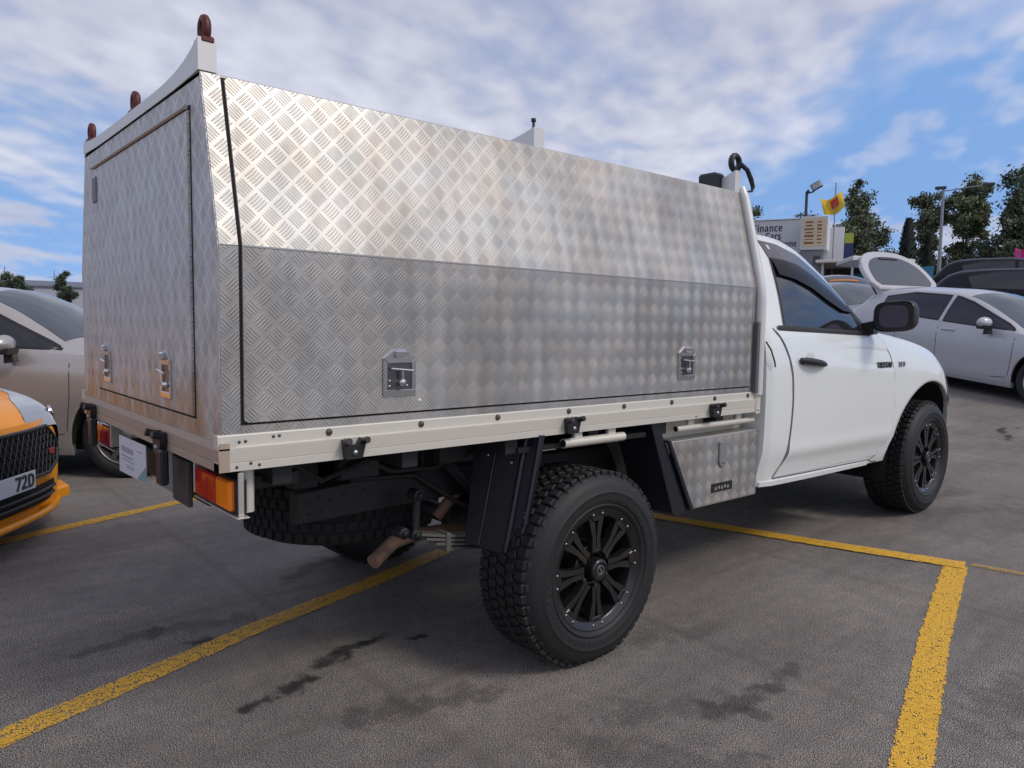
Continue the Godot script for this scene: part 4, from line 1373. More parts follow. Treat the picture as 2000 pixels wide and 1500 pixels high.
		for lf in 4:
			var l := Geo.new()
			var hl := 0.62 - lf * 0.045
			var pts: Array = []
			for i in 11:
				var t := -1.0 + 0.2 * i
				pts.append(Vector3(1.46 + hl * t, 0.475 - lf * 0.0165 + 0.075 * pow(hl * t / 0.62, 2), 0.56 * sg))
			for i in 10:
				var a: Vector3 = pts[i]
				var b: Vector3 = pts[i + 1]
				var d := (b - a).normalized()
				l.box((a + b) / 2, Vector3(a.distance_to(b) + 0.002, 0.0105, 0.06), 0.001, Basis(d, Vector3(-d.y, d.x, 0), Vector3.BACK))
			part("spring_leaf", l, M.spring, T)
		var sh := Geo.new()
		sh.tube([Vector3(0.845, 0.70, 0.58 * sg), Vector3(0.835, 0.555, 0.58 * sg)], 0.017, 10)
		for q in [[0.845, 0.70], [0.835, 0.550], [0.78, 0.565]]: sh.lathe([Vector2(0.023, 0), Vector2(0.023, 0.055), Vector2(0.012, 0.057), Vector2(0.012, 0.068), Vector2(0, 0.069)], Vector3(q[0], q[1], 0.54 * sg), Vector3(0, 0, sg), 14)
		part("spring_shackle", sh, M.chassis, T)
		var ub := Geo.new()
		ub.box(Vector3(0.985, 0.495, 0.56 * sg), Vector3(0.022, 0.075, 0.075), 0.003)
		part("spring_clamp", ub, M.spring, T)
	var ax := Geo.new()
	ax.tube([Vector3(1.455, 0.40, -0.70), Vector3(1.455, 0.40, 0.70)], 0.045, 12)
	ax.lathe([Vector2(0, -0.12), Vector2(0.10, -0.09), Vector2(0.14, 0), Vector2(0.10, 0.09), Vector2(0, 0.12)], Vector3(1.455, 0.42, 0.1), Vector3.RIGHT, 18)
	part("rear_axle", ax, M.chassis, T)
	var fa := Geo.new()
	fa.tube([Vector3(4.80, 0.47, -0.70), Vector3(4.80, 0.47, 0.70)], 0.04, 12)
	part("front_axle", fa, M.chassis, T)
	var ex := Geo.new()
	ex.tube([Vector3(0.735, 0.425, 0.44), Vector3(0.85, 0.475, 0.40), Vector3(0.95, 0.478, 0.37), Vector3(1.3, 0.455, 0.34), Vector3(1.7, 0.60, 0.36), Vector3(2.6, 0.60, 0.34)], 0.029, 12)
	ex.tube([Vector3(1.06, 0.545, 0.40), Vector3(1.13, 0.63, 0.42), Vector3(1.20, 0.71, 0.44)], 0.024, 10)
	part("exhaust_pipe", ex, M.rust, T)
	for q in [[[0.55, 0.90, 0.52], [0.75, 0.80, 0.55], [0.95, 0.79, 0.54], [1.15, 0.84, 0.55], [1.32, 0.72, 0.62]], [[0.30, 0.90, 0.66], [0.42, 0.82, 0.64], [0.60, 0.86, 0.60], [0.80, 0.90, 0.58]], [[0.62, 0.77, 0.47], [0.9, 0.755, 0.475], [1.1, 0.62, 0.50], [1.38, 0.50, 0.56]]]:
		var hs2 := Geo.new()
		var hp2: Array = []
		for v in q: hp2.append(Vector3(v[0], v[1], v[2]))
		hs2.tube(hp2, 0.011, 7)
		part("hose", hs2, M.rubber, T)
	var db := Geo.new()
	db.tube([Vector3(1.02, 0.80, 0.52), Vector3(1.40, 0.46, 0.48)], [0.024, 0.030], 10)
	part("shock_absorber", db, M.chassis, T)
	for q in [[0.60, 0.845, 0.56, 0.16, 0.10], [0.98, 0.86, 0.60, 0.12, 0.09]]:
		var bx := Geo.new()
		bx.box(Vector3(q[0], q[1], q[2]), Vector3(q[3], q[4], 0.05), 0.006)
		part("bracket", bx, M.chassis, T)
	var sp := node("spare_wheel", T, Vector3(0.80, 0.60, 0.0))
	sp.scale = Vector3.ONE * 0.95
	sp.rotation = Vector3(PI / 2, 0, 0)
	var st := Geo.new()
	st.lathe([Vector2(0.23, 0.12), Vector2(0.34, 0.135), Vector2(0.385, 0.11), Vector2(0.39, 0.08), Vector2(0.39, -0.08), Vector2(0.385, -0.11), Vector2(0.34, -0.135), Vector2(0.23, -0.12), Vector2(0.20, 0.0), Vector2(0, 0.0)], Vector3.ZERO, Vector3.BACK, 56)
	part("tyre", st, M.black, sp)
	var sg2 := Geo.new()
	for i in 52:
		for row in 5:
			var b := Basis(Vector3.BACK, TAU * (i + (0.5 if row % 2 else 0.0)) / 52)
			sg2.box(b * Vector3(0.391, 0, -0.09 + row * 0.045), Vector3(0.014, 0.033, 0.038), 0.002, b)
	tag(part("tread", sg2, M.black, sp), "", "", "", "stuff")
	# rear lamps and what hangs below the rear rail
	for sg in [1.0, -1.0]:
		var lamp := node("tail_lamp", T)
		var hb := Geo.new()
		hb.box(Vector3(0.068, 0.852, 0.700 * sg), Vector3(0.032, 0.098, 0.312), 0.005)
		part("lamp_housing", hb, M.black_plastic, lamp)
		for q in [[0.640, 0.176, M.red], [0.787, 0.110, M.amber]]:
			var g := Geo.new()
			g.box(Vector3(0.047, 0.853, q[0] * sg), Vector3(0.022, 0.088, q[1]), 0.006)
			part("lamp_lens", g, q[2], lamp)
			if q[1] > 0.15:
				var g2 := Geo.new()
				g2.box(Vector3(0.0355, 0.853, (q[0] + 0.02) * sg), Vector3(0.003, 0.066, 0.004), 0.001)
				part("lens_rib", g2, q[2], lamp)
		var br := Geo.new()
		br.box(Vector3(0.062, 0.862, 0.866 * sg), Vector3(0.016, 0.125, 0.006), 0.001)
		part("lamp_bracket", br, M.alu, lamp)
		br = Geo.new()
		br.box(Vector3(0.062, 0.797, 0.70 * sg), Vector3(0.036, 0.004, 0.37), 0.001)
		part("lamp_bracket", br, M.alu, lamp)
		br = Geo.new()
		br.box(Vector3(0.060, 0.862, 0.535 * sg), Vector3(0.045, 0.10, 0.010), 0.002)
		part("lamp_bracket", br, M.alu, lamp)
	var drop := Geo.new()
	drop.box(Vector3(0.045, 0.845, 0.215), Vector3(0.012, 0.155, 0.19), 0.002)
	part("tow_bracket", drop, M.grey_paint, T)
	var ds := Geo.new()
	ds.box(Vector3(0.046, 0.825, 0.395), Vector3(0.016, 0.15, 0.16), 0.003)
	part("bracket_plate", ds, M.bracket_dark, T)
	var cyl := Geo.new()
	cyl.tube([Vector3(0.105, 0.925, 0.80), Vector3(0.105, 0.795, 0.80)], 0.020, 12)
	part("drain_pipe", cyl, M.cream, T)
	var stp := Geo.new()
	stp.box(Vector3(0.21, 0.868, 0.74), Vector3(0.16, 0.045, 0.03), 0.004)
	part("side_bracket", stp, M.chassis, T)
	var cross := Geo.new()
	cross.box(Vector3(0.12, 0.80, 0), Vector3(0.06, 0.10, 1.0), 0.008)
	part("rear_crossmember", cross, M.chassis, T)
	# card where the number plate goes
	var pc := Geo.new()
	pc.prism(V2([-0.19, 0.773, 0.176, 0.782, 0.168, 0.915, -0.188, 0.912]), Vector3(-0.005, 0, 0), Vector3(0, 0, 1), Vector3.UP, Vector3(-0.003, 0, 0), 0.0)
	var card := part("plate_card", pc, M.card, T)
	var pr := Geo.new()
	for q in [[-0.15, 0.868, 0.16, 0.020], [-0.15, 0.842, 0.15, 0.007], [-0.15, 0.828, 0.17, 0.004], [-0.08, 0.812, 0.10, 0.004], [-0.08, 0.803, 0.09, 0.004], [0.07, 0.883, 0.06, 0.004]]:
		pr.box(Vector3(-0.0086, q[1], q[0] + q[2] * 0.5), Vector3(0.0008, q[3], q[2]))
	more(card, pr, M.print_blue)
	var pt := Geo.new()
	pt.prism(V2([0.176, 0.784, 0.176, 0.842, 0.06, 0.782]), Vector3(-0.0082, 0, 0), Vector3(0, 0, 1), Vector3.UP, Vector3(-0.0008, 0, 0))
	more(card, pt, M.print_green)
	# ------------------------------------------------ wheels
	truck_wheel(T, Vector3(1.455, 0.386, 0.962), 1.0)
	truck_wheel(T, Vector3(1.455, 0.386, -0.962), -1.0)
	truck_wheel(T, Vector3(4.815, 0.486, 0.925), 1.0, 0.392, true)
	truck_wheel(T, Vector3(4.815, 0.486, -0.925), -1.0, 0.392, true)
	# the strap tied on at the front
	var sx := Geo.new()
	sx.tube([Vector3(2.70, 2.19, 0.735), Vector3(2.735, 2.165, 0.75), Vector3(2.765, 2.12, 0.755), Vector3(2.785, 2.085, 0.755), Vector3(2.775, 2.062, 0.755), Vector3(2.745, 2.058, 0.75)], [0.012, 0.012, 0.013, 0.011, 0.006, 0.005], 8)
	var strap := part("strap", sx, M.rubber, self)
	tag(strap, "black strap hanging from the loop on the front roof beam", "strap")

func cord(sg: float) -> Geo:
	var g := Geo.new()
	g.tube([Vector3(2.745, 1.29, 0.890 * sg), Vector3(2.77, 1.25, 0.905 * sg), Vector3(2.80, 1.185, 0.912 * sg), Vector3(2.805, 1.16, 0.913 * sg)], 0.004, 6)
	return g

# ---------------------------------------------------------------- other cars
func facing(f: Vector3, at: Vector3, sc := 1.0) -> Transform3D:
	var x := f.normalized()
	var z := x.cross(Vector3.UP).normalized()
	var y := z.cross(x).normalized()
	return Transform3D(Basis(x * sc, y * sc, z * sc), at)

func stretch(p: PackedVector2Array, sx: float, sy := 1.0) -> PackedVector2Array:
	var r := PackedVector2Array()
	for q in p: r.append(Vector2(q.x * sx, q.y * sy))
	return r

# a five-door body, 4.3 m long by default; h scales the heights
func hatch_shape(l := 1.0, h := 1.0, wd := 1.0) -> Shape:
	var s := Shape.new()
	s.x0 = 0.0; s.x1 = 4.32 * l
	s.bot = stretch(V2([0, 0.42, 0.12, 0.30, 0.6, 0.22, 3.9, 0.19, 4.15, 0.20, 4.32, 0.27]), l, 1.0)
	s.belt = stretch(V2([0, 0.86, 0.08, 0.98, 0.3, 1.04, 0.9, 1.02, 1.9, 0.955, 2.7, 0.915, 3.1, 0.905, 3.5, 0.86, 3.9, 0.78, 4.15, 0.69, 4.32, 0.56]), l, h)
	s.rail = stretch(V2([0, 0.90, 0.08, 1.02, 0.22, 1.14, 0.40, 1.28, 0.65, 1.355, 1.2, 1.385, 1.7, 1.38, 2.1, 1.335, 2.5, 1.205, 2.85, 1.05, 3.1, 0.935, 3.3, 0.905, 3.6, 0.85, 3.9, 0.79, 4.15, 0.70, 4.32, 0.57]), l, h)
	s.cen = stretch(V2([0, 0.92, 0.08, 1.06, 0.22, 1.20, 0.40, 1.35, 0.65, 1.425, 1.2, 1.452, 1.7, 1.45, 2.05, 1.42, 2.4, 1.33, 2.8, 1.16, 3.15, 1.0, 3.35, 0.955, 3.7, 0.90, 4.0, 0.83, 4.2, 0.73, 4.32, 0.59]), l, h)
	s.w = stretch(V2([0, 0.62, 0.06, 0.74, 0.2, 0.82, 0.5, 0.875, 1.2, 0.89, 2.6, 0.89, 3.4, 0.885, 3.8, 0.85, 4.05, 0.76, 4.2, 0.66, 4.32, 0.52]), l, wd)
	s.zr = stretch(V2([0, 0.52, 0.1, 0.60, 0.3, 0.60, 0.7, 0.56, 1.7, 0.57, 2.2, 0.60, 2.8, 0.70, 3.1, 0.75, 3.5, 0.74, 3.9, 0.66, 4.15, 0.56, 4.32, 0.44]), l, wd)
	s.low = V2([0, 0.93, 0.08, 0.955, 0.2, 0.975, 0.35, 0.985, 0.6, 1.0, 0.8, 0.995, 0.92, 0.975, 1.0, 0.945])
	s.arches = [[0.80 * l, 0.33, 0.37], [3.44 * l, 0.33, 0.37]]
	s.bow = 0.045
	return s

func hatch_spec(l := 1.0, h := 1.0) -> Dictionary:
	var w1 := [stretch(V2([1.92, 0.985, 2.4, 0.965, 3.00, 0.945]), l, h), stretch(V2([1.92, 1.345, 2.2, 1.275, 2.86, 1.02]), l, h)]
	var w2 := [stretch(V2([0.80, 1.045, 1.3, 1.02, 1.84, 0.99]), l, h), stretch(V2([0.72, 1.27, 1.2, 1.355, 1.84, 1.345]), l, h)]
	return {"R": 0.325, "rim": 0.215, "windows": [w1, w2],
		"seams": [stretch(V2([1.88, 0.28, 1.90, 0.6, 1.88, 0.98]), l, h), stretch(V2([3.02, 0.35, 3.05, 0.6, 3.05, 0.92]), l, h), stretch(V2([1.9, 0.29, 2.5, 0.28, 3.0, 0.33]), l, h), stretch(V2([0.95, 0.98, 1.1, 0.85, 1.22, 0.6, 1.24, 0.30]), l, h)],
		"handles": [Vector2(2.06 * l, 0.87 * h), Vector2(1.05 * l, 0.90 * h)],
		"mirror": Vector3(2.72 * l, 1.02 * h, 0.98)}

func tree(called: String, label: String, at: Vector3, height: float, crown: Array, leaf: Color, count: int, sd: int, group := "", trunk_r := 0.22) -> void:
	var T := thing(called, label, "tree", Transform3D(Basis(), at), group)
	var r := RandomNumberGenerator.new()
	r.seed = sd
	var tk := Geo.new()
	var top := Vector3(r.randf_range(-0.3, 0.3), height * 0.8, r.randf_range(-0.3, 0.3))
	tk.tube([Vector3.ZERO, Vector3(top.x * 0.4, height * 0.35, 0.1), top], [trunk_r, trunk_r * 0.7, trunk_r * 0.18], 8)
	for c in crown:      # a limb to every clump
		var p := Vector3(c[0], c[1], c[2])
		var from := Vector3(top.x * 0.4, 0, 0.05) + Vector3.UP * clampf(p.y - Vector2(p.x, p.z).length() * 0.9 - 0.5, height * 0.15, height * 0.7)
		tk.tube([from, from.lerp(p, 0.55) + Vector3(0, 0.2, 0), p], [trunk_r * 0.42, trunk_r * 0.25, 0.03], 6)
	part("trunk", tk, M.bark, T)
	var g := Geo.new()
	var total := 0.0
	for c in crown: total += c[3] * c[3] * c[4]
	for c in crown:
		var n := int(3.2 * count * c[3] * c[3] * c[4] / total)
		# sub-clumps make gaps and tufts
		var subs: Array = []
		var k := maxi(6, int(c[3] * 10))
		for i in k:
			var d := Vector3(r.randfn(), r.randfn(), r.randfn()).normalized() * pow(r.randf(), 0.45)
			subs.append([Vector3(c[0] + d.x * c[3] * 1.15, c[1] + d.y * c[4] * 1.1, c[2] + d.z * c[3] * 1.15), r.randf_range(0.36, 0.68) * minf(c[3], c[4]), r.randf_range(0.65, 1.4)])
		for i in n:
			var s: Array = subs[r.randi() % k]
			var d := Vector3(r.randfn(), r.randfn() * 0.8, r.randfn()) * 0.55
			var p: Vector3 = s[0] + d * s[1]
			var sz := r.randf_range(0.075, 0.17) * clampf(height / 9.0, 0.7, 1.2)
			var a := Vector3(r.randfn(), r.randfn() - 0.3, r.randfn()).normalized()
			var b := a.cross(Vector3(r.randfn(), r.randfn(), r.randfn())).normalized()
			var nn := (a.cross(b) + (p - Vector3(c[0], c[1], c[2])).normalized() * 0.8).normalized()
			var t: float = s[2] * r.randf_range(0.75, 1.3)
			g.tint = Color(leaf.r * t * 3.4, leaf.g * t * 3.4, leaf.b * t * 3.0)
			g.quad(p - a * sz, p + b * sz * 0.45, p + a * sz, p - b * sz * 0.45, nn)
	part("crown", g, M.leaf, T)

func conifer(label: String, at: Vector3, height: float, rad: float, sd: int, called := "conifer_tree") -> void:
	var T := thing(called, label, "tree", Transform3D(Basis(), at))
	var r := RandomNumberGenerator.new()
	r.seed = sd
	var tk := Geo.new()
	tk.tube([Vector3.ZERO, Vector3(0, height * 0.8, 0)], [0.16, 0.04], 7)
	part("trunk", tk, M.bark, T)
	var g := Geo.new()
	for i in 3400:
		var h := pow(r.randf(), 0.8)
		var prof := rad * pow(1.0 - h, 0.62) * (0.55 + 0.45 * smoothstep(0.0, 0.12, h))
		var a := r.randf() * TAU
		var q := prof * sqrt(r.randf()) * (0.92 + 0.18 * sin(a * 5.0 + h * 30.0))
		var p := Vector3(cos(a) * q, height * (0.06 + 0.94 * h), sin(a) * q)
		var d := Vector3(cos(a), 0.9, sin(a)).normalized()
		var b := d.cross(Vector3(r.randfn(), r.randfn(), r.randfn())).normalized()
		var sz := r.randf_range(0.10, 0.22)
		var t := r.randf_range(0.7, 1.3)
		g.tint = Color(0.016 * t, 0.026 * t, 0.016 * t)
		g.quad(p - d * sz, p + b * sz * 0.4, p + d * sz * 1.3, p - b * sz * 0.4, Vector3(cos(a), 0.4, sin(a)).normalized())
	part("crown", g, M.leaf, T)

func build_cars() -> void:
	# --- light beige SUV behind the tray
	var s := hatch_shape(1.06, 1.16, 1.03)
	s.arches = [[0.85, 0.36, 0.43], [3.66, 0.36, 0.43]]
	s.rail = stretch(V2([0, 0.90, 0.08, 1.02, 0.22, 1.14, 0.40, 1.28, 0.65, 1.355, 1.2, 1.385, 1.9, 1.38, 2.25, 1.345, 2.5, 1.255, 2.75, 1.12, 2.98, 0.985, 3.15, 0.92, 3.3, 0.905, 3.6, 0.85, 3.9, 0.79, 4.15, 0.70, 4.32, 0.57]), 1.06, 1.135)
	s.cen = stretch(V2([0, 0.92, 0.08, 1.06, 0.22, 1.20, 0.40, 1.35, 0.65, 1.425, 1.2, 1.452, 1.9, 1.45, 2.3, 1.42, 2.55, 1.34, 2.85, 1.18, 3.1, 1.03, 3.3, 0.975, 3.7, 0.90, 4.0, 0.83, 4.2, 0.73, 4.32, 0.59]), 1.06, 1.135)
	var sp := hatch_spec(1.06, 1.16)
	sp.windows[0] = [stretch(V2([1.92, 0.985, 2.4, 0.965, 2.97, 0.945]), 1.06, 1.16), stretch(V2([1.92, 1.30, 2.25, 1.275, 2.86, 1.00]), 1.06, 1.16)]
	sp.R = 0.365; sp.rim = 0.255; sp.spokes = 9; sp.rim_m = M.alloy_dark
	sp.mirror = Vector3(2.80, 1.14, 1.03)
	sp.category = "suv"
	sp.covers = [["windscreen", V2([-0.94, 2.42, 0, 2.46, 0.94, 2.42]), V2([-0.94, 3.12, 0, 3.28, 0.94, 3.12]), M.screen], ["rear_screen", V2([-0.8, 0.22, 0, 0.20, 0.8, 0.22]), V2([-0.8, 0.52, 0, 0.52, 0.8, 0.52]), M.glass]]
	sp.trims = [[V2([1.25, 0.27, 2.2, 0.26, 3.15, 0.26]), V2([1.25, 0.36, 2.2, 0.35, 3.15, 0.35]), M.beige]]
	car("parked_suv", "light beige parked SUV, half hidden behind the canopy, with one door mirror showing", facing(Vector3(0.82, 0, 0.57), Vector3(-1.60, 0, -6.79)), s, M.beige, M.glass, sp)
	# --- orange hatchback
	s = hatch_shape(1.0, 1.0, 1.02)
	s.w = V2([0, 0.62, 0.06, 0.74, 0.2, 0.82, 0.5, 0.88, 2.6, 0.90, 3.4, 0.91, 3.8, 0.91, 4.0, 0.87, 4.12, 0.80, 4.22, 0.68, 4.28, 0.60])
	s.x1 = 4.28
	s.zr = V2([0, 0.52, 0.1, 0.60, 0.3, 0.60, 0.7, 0.56, 1.7, 0.57, 2.2, 0.60, 2.8, 0.70, 3.1, 0.75, 3.5, 0.76, 3.9, 0.72, 4.15, 0.62, 4.28, 0.52])
	s.belt = V2([0, 0.86, 0.08, 0.98, 0.3, 1.04, 0.9, 1.02, 1.9, 0.955, 2.7, 0.93, 3.1, 0.93, 3.5, 0.89, 3.9, 0.81, 4.12, 0.73, 4.22, 0.67, 4.28, 0.63])
	s.rail = V2([0, 0.90, 0.08, 1.02, 0.22, 1.14, 0.40, 1.28, 0.65, 1.355, 1.2, 1.385, 1.7, 1.38, 2.1, 1.335, 2.5, 1.205, 2.85, 1.05, 3.1, 0.96, 3.3, 0.935, 3.6, 0.885, 3.9, 0.82, 4.15, 0.735, 4.28, 0.64])
	s.bot = V2([0, 0.42, 0.12, 0.30, 0.6, 0.22, 3.9, 0.17, 4.28, 0.17])
	sp = hatch_spec()
	sp.covers = [["windscreen", V2([-0.92, 2.06, 0, 2.1, 0.92, 2.06]), V2([-0.92, 3.02, 0, 3.16, 0.92, 3.02]), M.screen]]
	var ot := facing(Vector3(0.79, 0, 0.61), Vector3.ZERO, 1.04)
	ot.origin = Vector3(0.185, 0.0, -2.77) - ot.basis * Vector3(4.15, 0.0, -0.80)
	ot.origin.y = 0.0
	var oc := car("orange_hatchback", "bright orange hatchback nosing in at the left edge, dark grille and white plate", ot, s, M.orange, M.glass, sp)
	orange_front(oc, s)
	# --- white hatchback at the right, its tailgate swung up behind the roof
	s = hatch_shape(1.0, 1.0, 1.0)
	sp = hatch_spec(1.0, 1.0)
	sp.mirror = Vector3(2.70, 1.02, 1.0)
	sp.covers = [["windscreen", V2([-0.93, 2.1, 0, 2.14, 0.93, 2.1]), V2([-0.93, 3.05, 0, 3.22, 0.93, 3.05]), M.screen]]
	sp.trims = [[V2([1.2, 0.27, 2.2, 0.25, 3.0, 0.26]), V2([1.2, 0.32, 2.2, 0.30, 3.0, 0.31]), M.white_car]]
	var f := Vector3(-0.35, -0.085, 0.93).normalized()
	var wt := facing(f, Vector3.ZERO, 1.03)
	wt.origin = Vector3(10.84, 0.72, 0.04) - wt.basis * Vector3(3.44, 0.33, 0.82)
	var wc := car("white_hatchback", "white hatchback with its tailgate raised, parked beyond the truck's bonnet and door mirror", wt, s, M.white_car, M.glass, sp)
	tailgate(wc)
	# --- dark wagon, dark van, silver and grey cars behind
	s = hatch_shape(1.08, 1.06, 1.0)
	sp = hatch_spec(1.08, 1.06)
	sp.category = "suv"
	car("dark_wagon", "dark navy wagon behind the white hatchback, roof and side windows showing", facing(Vector3(0.30, 0, 0.954), Vector3(17.0, 1.16, -3.75)), s, M.dark_car, M.glass, sp)
	s = hatch_shape(1.1, 1.30, 1.02)
	sp = hatch_spec(1.1, 1.30)
	sp.category = "van"
	car("dark_van", "tall black van behind the dark wagon, flat roof showing", facing(Vector3(0.30, 0, 0.954), Vector3(22.9, 1.56, -5.9)), s, M.dark_car, M.glass, sp)
	s = hatch_shape(1.05, 1.12, 1.0)
	sp = hatch_spec(1.05, 1.12)
	sp.covers = [["windscreen", V2([-0.93, 2.15, 0, 2.2, 0.93, 2.15]), V2([-0.93, 3.2, 0, 3.3, 0.93, 3.2]), M.glass]]
	var sl := car("silver_car", "silver car with orange lettering across its windscreen, beyond the truck's cab", facing(Vector3(-0.80, -0.03, 0.60), Vector3(20.7, 1.28, -7.95)), s, M.silver, M.glass, sp)
	var bn := part("windscreen_banner", s.cover(V2([-0.55, 2.55, 0.55, 2.55]), V2([-0.55, 2.66, 0.55, 2.66]), 0.009, 3, 8), M.banner_orange, sl)
	s = hatch_shape(1.0, 1.0, 1.0)
	sp = hatch_spec(1.0, 1.0)
	sp.covers = [["windscreen", V2([-0.93, 2.06, 0, 2.1, 0.93, 2.06]), V2([-0.93, 3.05, 0, 3.16, 0.93, 3.05]), M.screen]]
	car("grey_hatchback", "dark grey hatchback low behind the truck's windscreen pillar", facing(Vector3(-0.55, -0.04, 0.83), Vector3(16.4, 1.02, -6.3)), s, M.grey_car, M.glass, sp)
	var spots := [[30.4, -7.5, 0.6], [33.5, -9.6, 0.9], [36.5, -9.0, 0.3]]
	for i in 3:
		s = hatch_shape(1.0, 1.0, 1.0)
		sp = {"R": 0.32, "rim": 0.2, "windows": hatch_spec().windows}
		car("distant_car", ["pale car far off between the raised tailgate and the black van", "grey car a row behind the pale one, left of the black van's roof", "white car farthest back, left of the tall double lamp post"][i], facing(Vector3(cos(spots[i][2]), 0, -sin(spots[i][2])), onground(spots[i][0], spots[i][1])), s, [M.silver, M.grey_car, M.white_car][i], M.glass, sp, "cars parked far behind")

func orange_front(o: Node3D, s: Shape) -> void:
	# everything on the flat nose and the corners; local x = 4.28 is the front
	var X := 4.28
	var nose := Geo.new()
	var rows: Array = []
	for j in 9:      # bulged bumper skin over the flat end
		var row := PackedVector3Array()
		for i in 29:
			var z := -0.80 + 1.6 * i / 28.0
			var y := lerpf(0.17, 0.70, j / 8.0)
			var x := 4.335 - 0.17 * pow(absf(z) / 0.8, 3.0) - 0.05 * pow((y - 0.42) / 0.28, 2)
			row.append(Vector3(x, y, z))
		rows.append(row)
	nose.grid(rows, Vector3.INF, Vector3.RIGHT)
	part("front_bumper", nose, M.orange, o)
	var fx := func(y: float, z: float) -> float: return 4.335 - 0.17 * pow(absf(z) / 0.8, 3.0) - 0.05 * pow((y - 0.42) / 0.28, 2)
	var patch := func(poly: PackedVector2Array, off: float) -> Geo:     # poly in (z, y), split finely so that it follows the skin
		var g := Geo.new()
		var lo := 9.0
		var hi := -9.0
		for p in poly: lo = minf(lo, p.x); hi = maxf(hi, p.x)
		var n := 26
		for i in n:
			var za := lerpf(lo, hi, float(i) / n)
			var zb := lerpf(lo, hi, float(i + 1) / n)
			var cell := V2([za, -1, zb, -1, zb, 2, za, 2])
			for q in Geometry2D.intersect_polygons(poly, cell):
				var t := Geometry2D.triangulate_polygon(q)
				for k in range(0, t.size(), 3):
					var P: Array = []
					for m in 3: P.append(Vector3(fx.call(q[t[k + m]].y, q[t[k + m]].x) + off, q[t[k + m]].y, q[t[k + m]].x))
					g.tri(P[0], P[1], P[2], Vector3.RIGHT)
		return g
	var grille := V2([-0.46, 0.665, 0.46, 0.665, 0.54, 0.60, 0.575, 0.52, 0.52, 0.45, 0.40, 0.405, -0.40, 0.405, -0.52, 0.45, -0.575, 0.52, -0.54, 0.60])
	var gr := part("grille", patch.call(grille, 0.022), M.black, o)
	var bars := Geo.new()      # honeycomb of slanted bars
	for k in 34:
		for sl in [-1.0, 1.0]:
			var z0 := -0.85 + k * 0.05
			var a := Vector2(z0, 0.405)
			var b := Vector2(z0 + sl * 0.15, 0.665)
			var cut := Geometry2D.intersect_polyline_with_polygon(PackedVector2Array([a, b]), grille)
			for q in cut:
				bars.tube([Vector3(fx.call(q[0].y, q[0].x) + 0.026, q[0].y, q[0].x), Vector3(fx.call(q[1].y, q[1].x) + 0.026, q[1].y, q[1].x)], 0.004, 5, false)
	var lp: Array = []
	for i in grille.size() + 1:
		for k in 4:
			if i == grille.size() and k > 0: break
			var q := grille[i % grille.size()].lerp(grille[(i + 1) % grille.size()], k / 4.0)
			lp.append(Vector3(fx.call(q.y, q.x) + 0.026, q.y, q.x))
	bars.tube(lp, 0.012, 7, false)
	part("grille_mesh", bars, M.black_plastic, gr)
	var bd := Geo.new()
	bd.box(Vector3(fx.call(0.51, -0.47) + 0.022, 0.515, -0.47), Vector3(0.008, 0.035, 0.055), 0.002)
	part("grille_badge", bd, M.badge_red, gr)
	part("lower_grille", patch.call(V2([-0.52, 0.345, 0.52, 0.345, 0.56, 0.30, 0.50, 0.225, -0.50, 0.225, -0.56, 0.30]), 0.012), M.black, o)
	var sl2 := Geo.new()
	for y in [0.262, 0.302]:
		var pts: Array = []
		for i in 13:
			var z := -0.53 + 1.06 * i / 12.0
			pts.append(Vector3(fx.call(y, z) + 0.018, y, z))
		sl2.tube(pts, 0.011, 6)
	part("grille_slat", sl2, M.black_plastic, o)
	for sg in [1.0, -1.0]:
		part("vent", patch.call(V2([0.63 * sg, 0.40, 0.70 * sg, 0.42, 0.72 * sg, 0.24, 0.62 * sg, 0.22]), 0.012), M.black, o)
		var lip := Geo.new()
		lip.prism(V2([4.05, 0.60, 4.22, 0.60, 4.24, 0.80, 4.13, 0.93, 4.02, 0.93]), Vector3(0, 0.175, 0), Vector3.RIGHT, Vector3(0, 0, sg), Vector3(0, 0.07, 0), 0.015)
		part("bumper_corner", lip, M.orange, o)
		# headlight wrapping round the corner, a lens over a dark bowl
		var lens := Geo.new()
		var inner := Geo.new()
		var rl: Array = []
		var ri: Array = []
		for i in 11:
			var u := i / 10.0
			var x := lerpf(4.262, 3.66, u)
			var rg := s.ring(x)
			var rw := PackedVector3Array()
			var rj := PackedVector3Array()
			for j in 9:
				var at := lerpf(lerpf(11.0, 15.0, u), lerpf(25.5, 20.0, u), j / 8.0)
				var p: Vector3 = rg[int(at)].lerp(rg[int(at) + 1], at - int(at))
				var n := (p - Vector3(3.6, 0.45, 0.35)).normalized()
				var rise := 0.004 + 0.022 * sin(PI * clampf(j / 8.0, 0.0, 1.0)) * (1.0 - 0.5 * u)
				rw.append(Vector3(p.x + n.x * rise, p.y + n.y * rise, (p.z + n.z * rise) * sg)); rj.append(Vector3(p.x + n.x * 0.003, p.y + n.y * 0.003, (p.z + n.z * 0.003) * sg))
			rl.append(rw); ri.append(rj)
		lens.grid(rl, Vector3.INF, Vector3(1, 0.3, 0))
		inner.grid(ri, Vector3.INF, Vector3(1, 0.3, 0))
		var hl := part("headlight", lens, M.lens, o)
		part("lamp_shell", inner, M.black_plastic, hl)
		var bowl := Geo.new()
		bowl.lathe([Vector2(0.045, 0.0), Vector2(0.04, 0.012), Vector2(0.0, 0.016)], Vector3(4.165, 0.715, 0.745 * sg), Vector3(1, 0.4, 0.5 * sg).normalized(), 18)
		part("lamp_bowl", bowl, M.chrome, hl)
		part("bonnet_gap", s.ribbon(V2([3.0, 0.945, 3.5, 0.88, 3.9, 0.80, 4.12, 0.725]), 0.008, 0.002, sg), M.gap, o)
	var sp := Geo.new()
	var pts2: Array = []
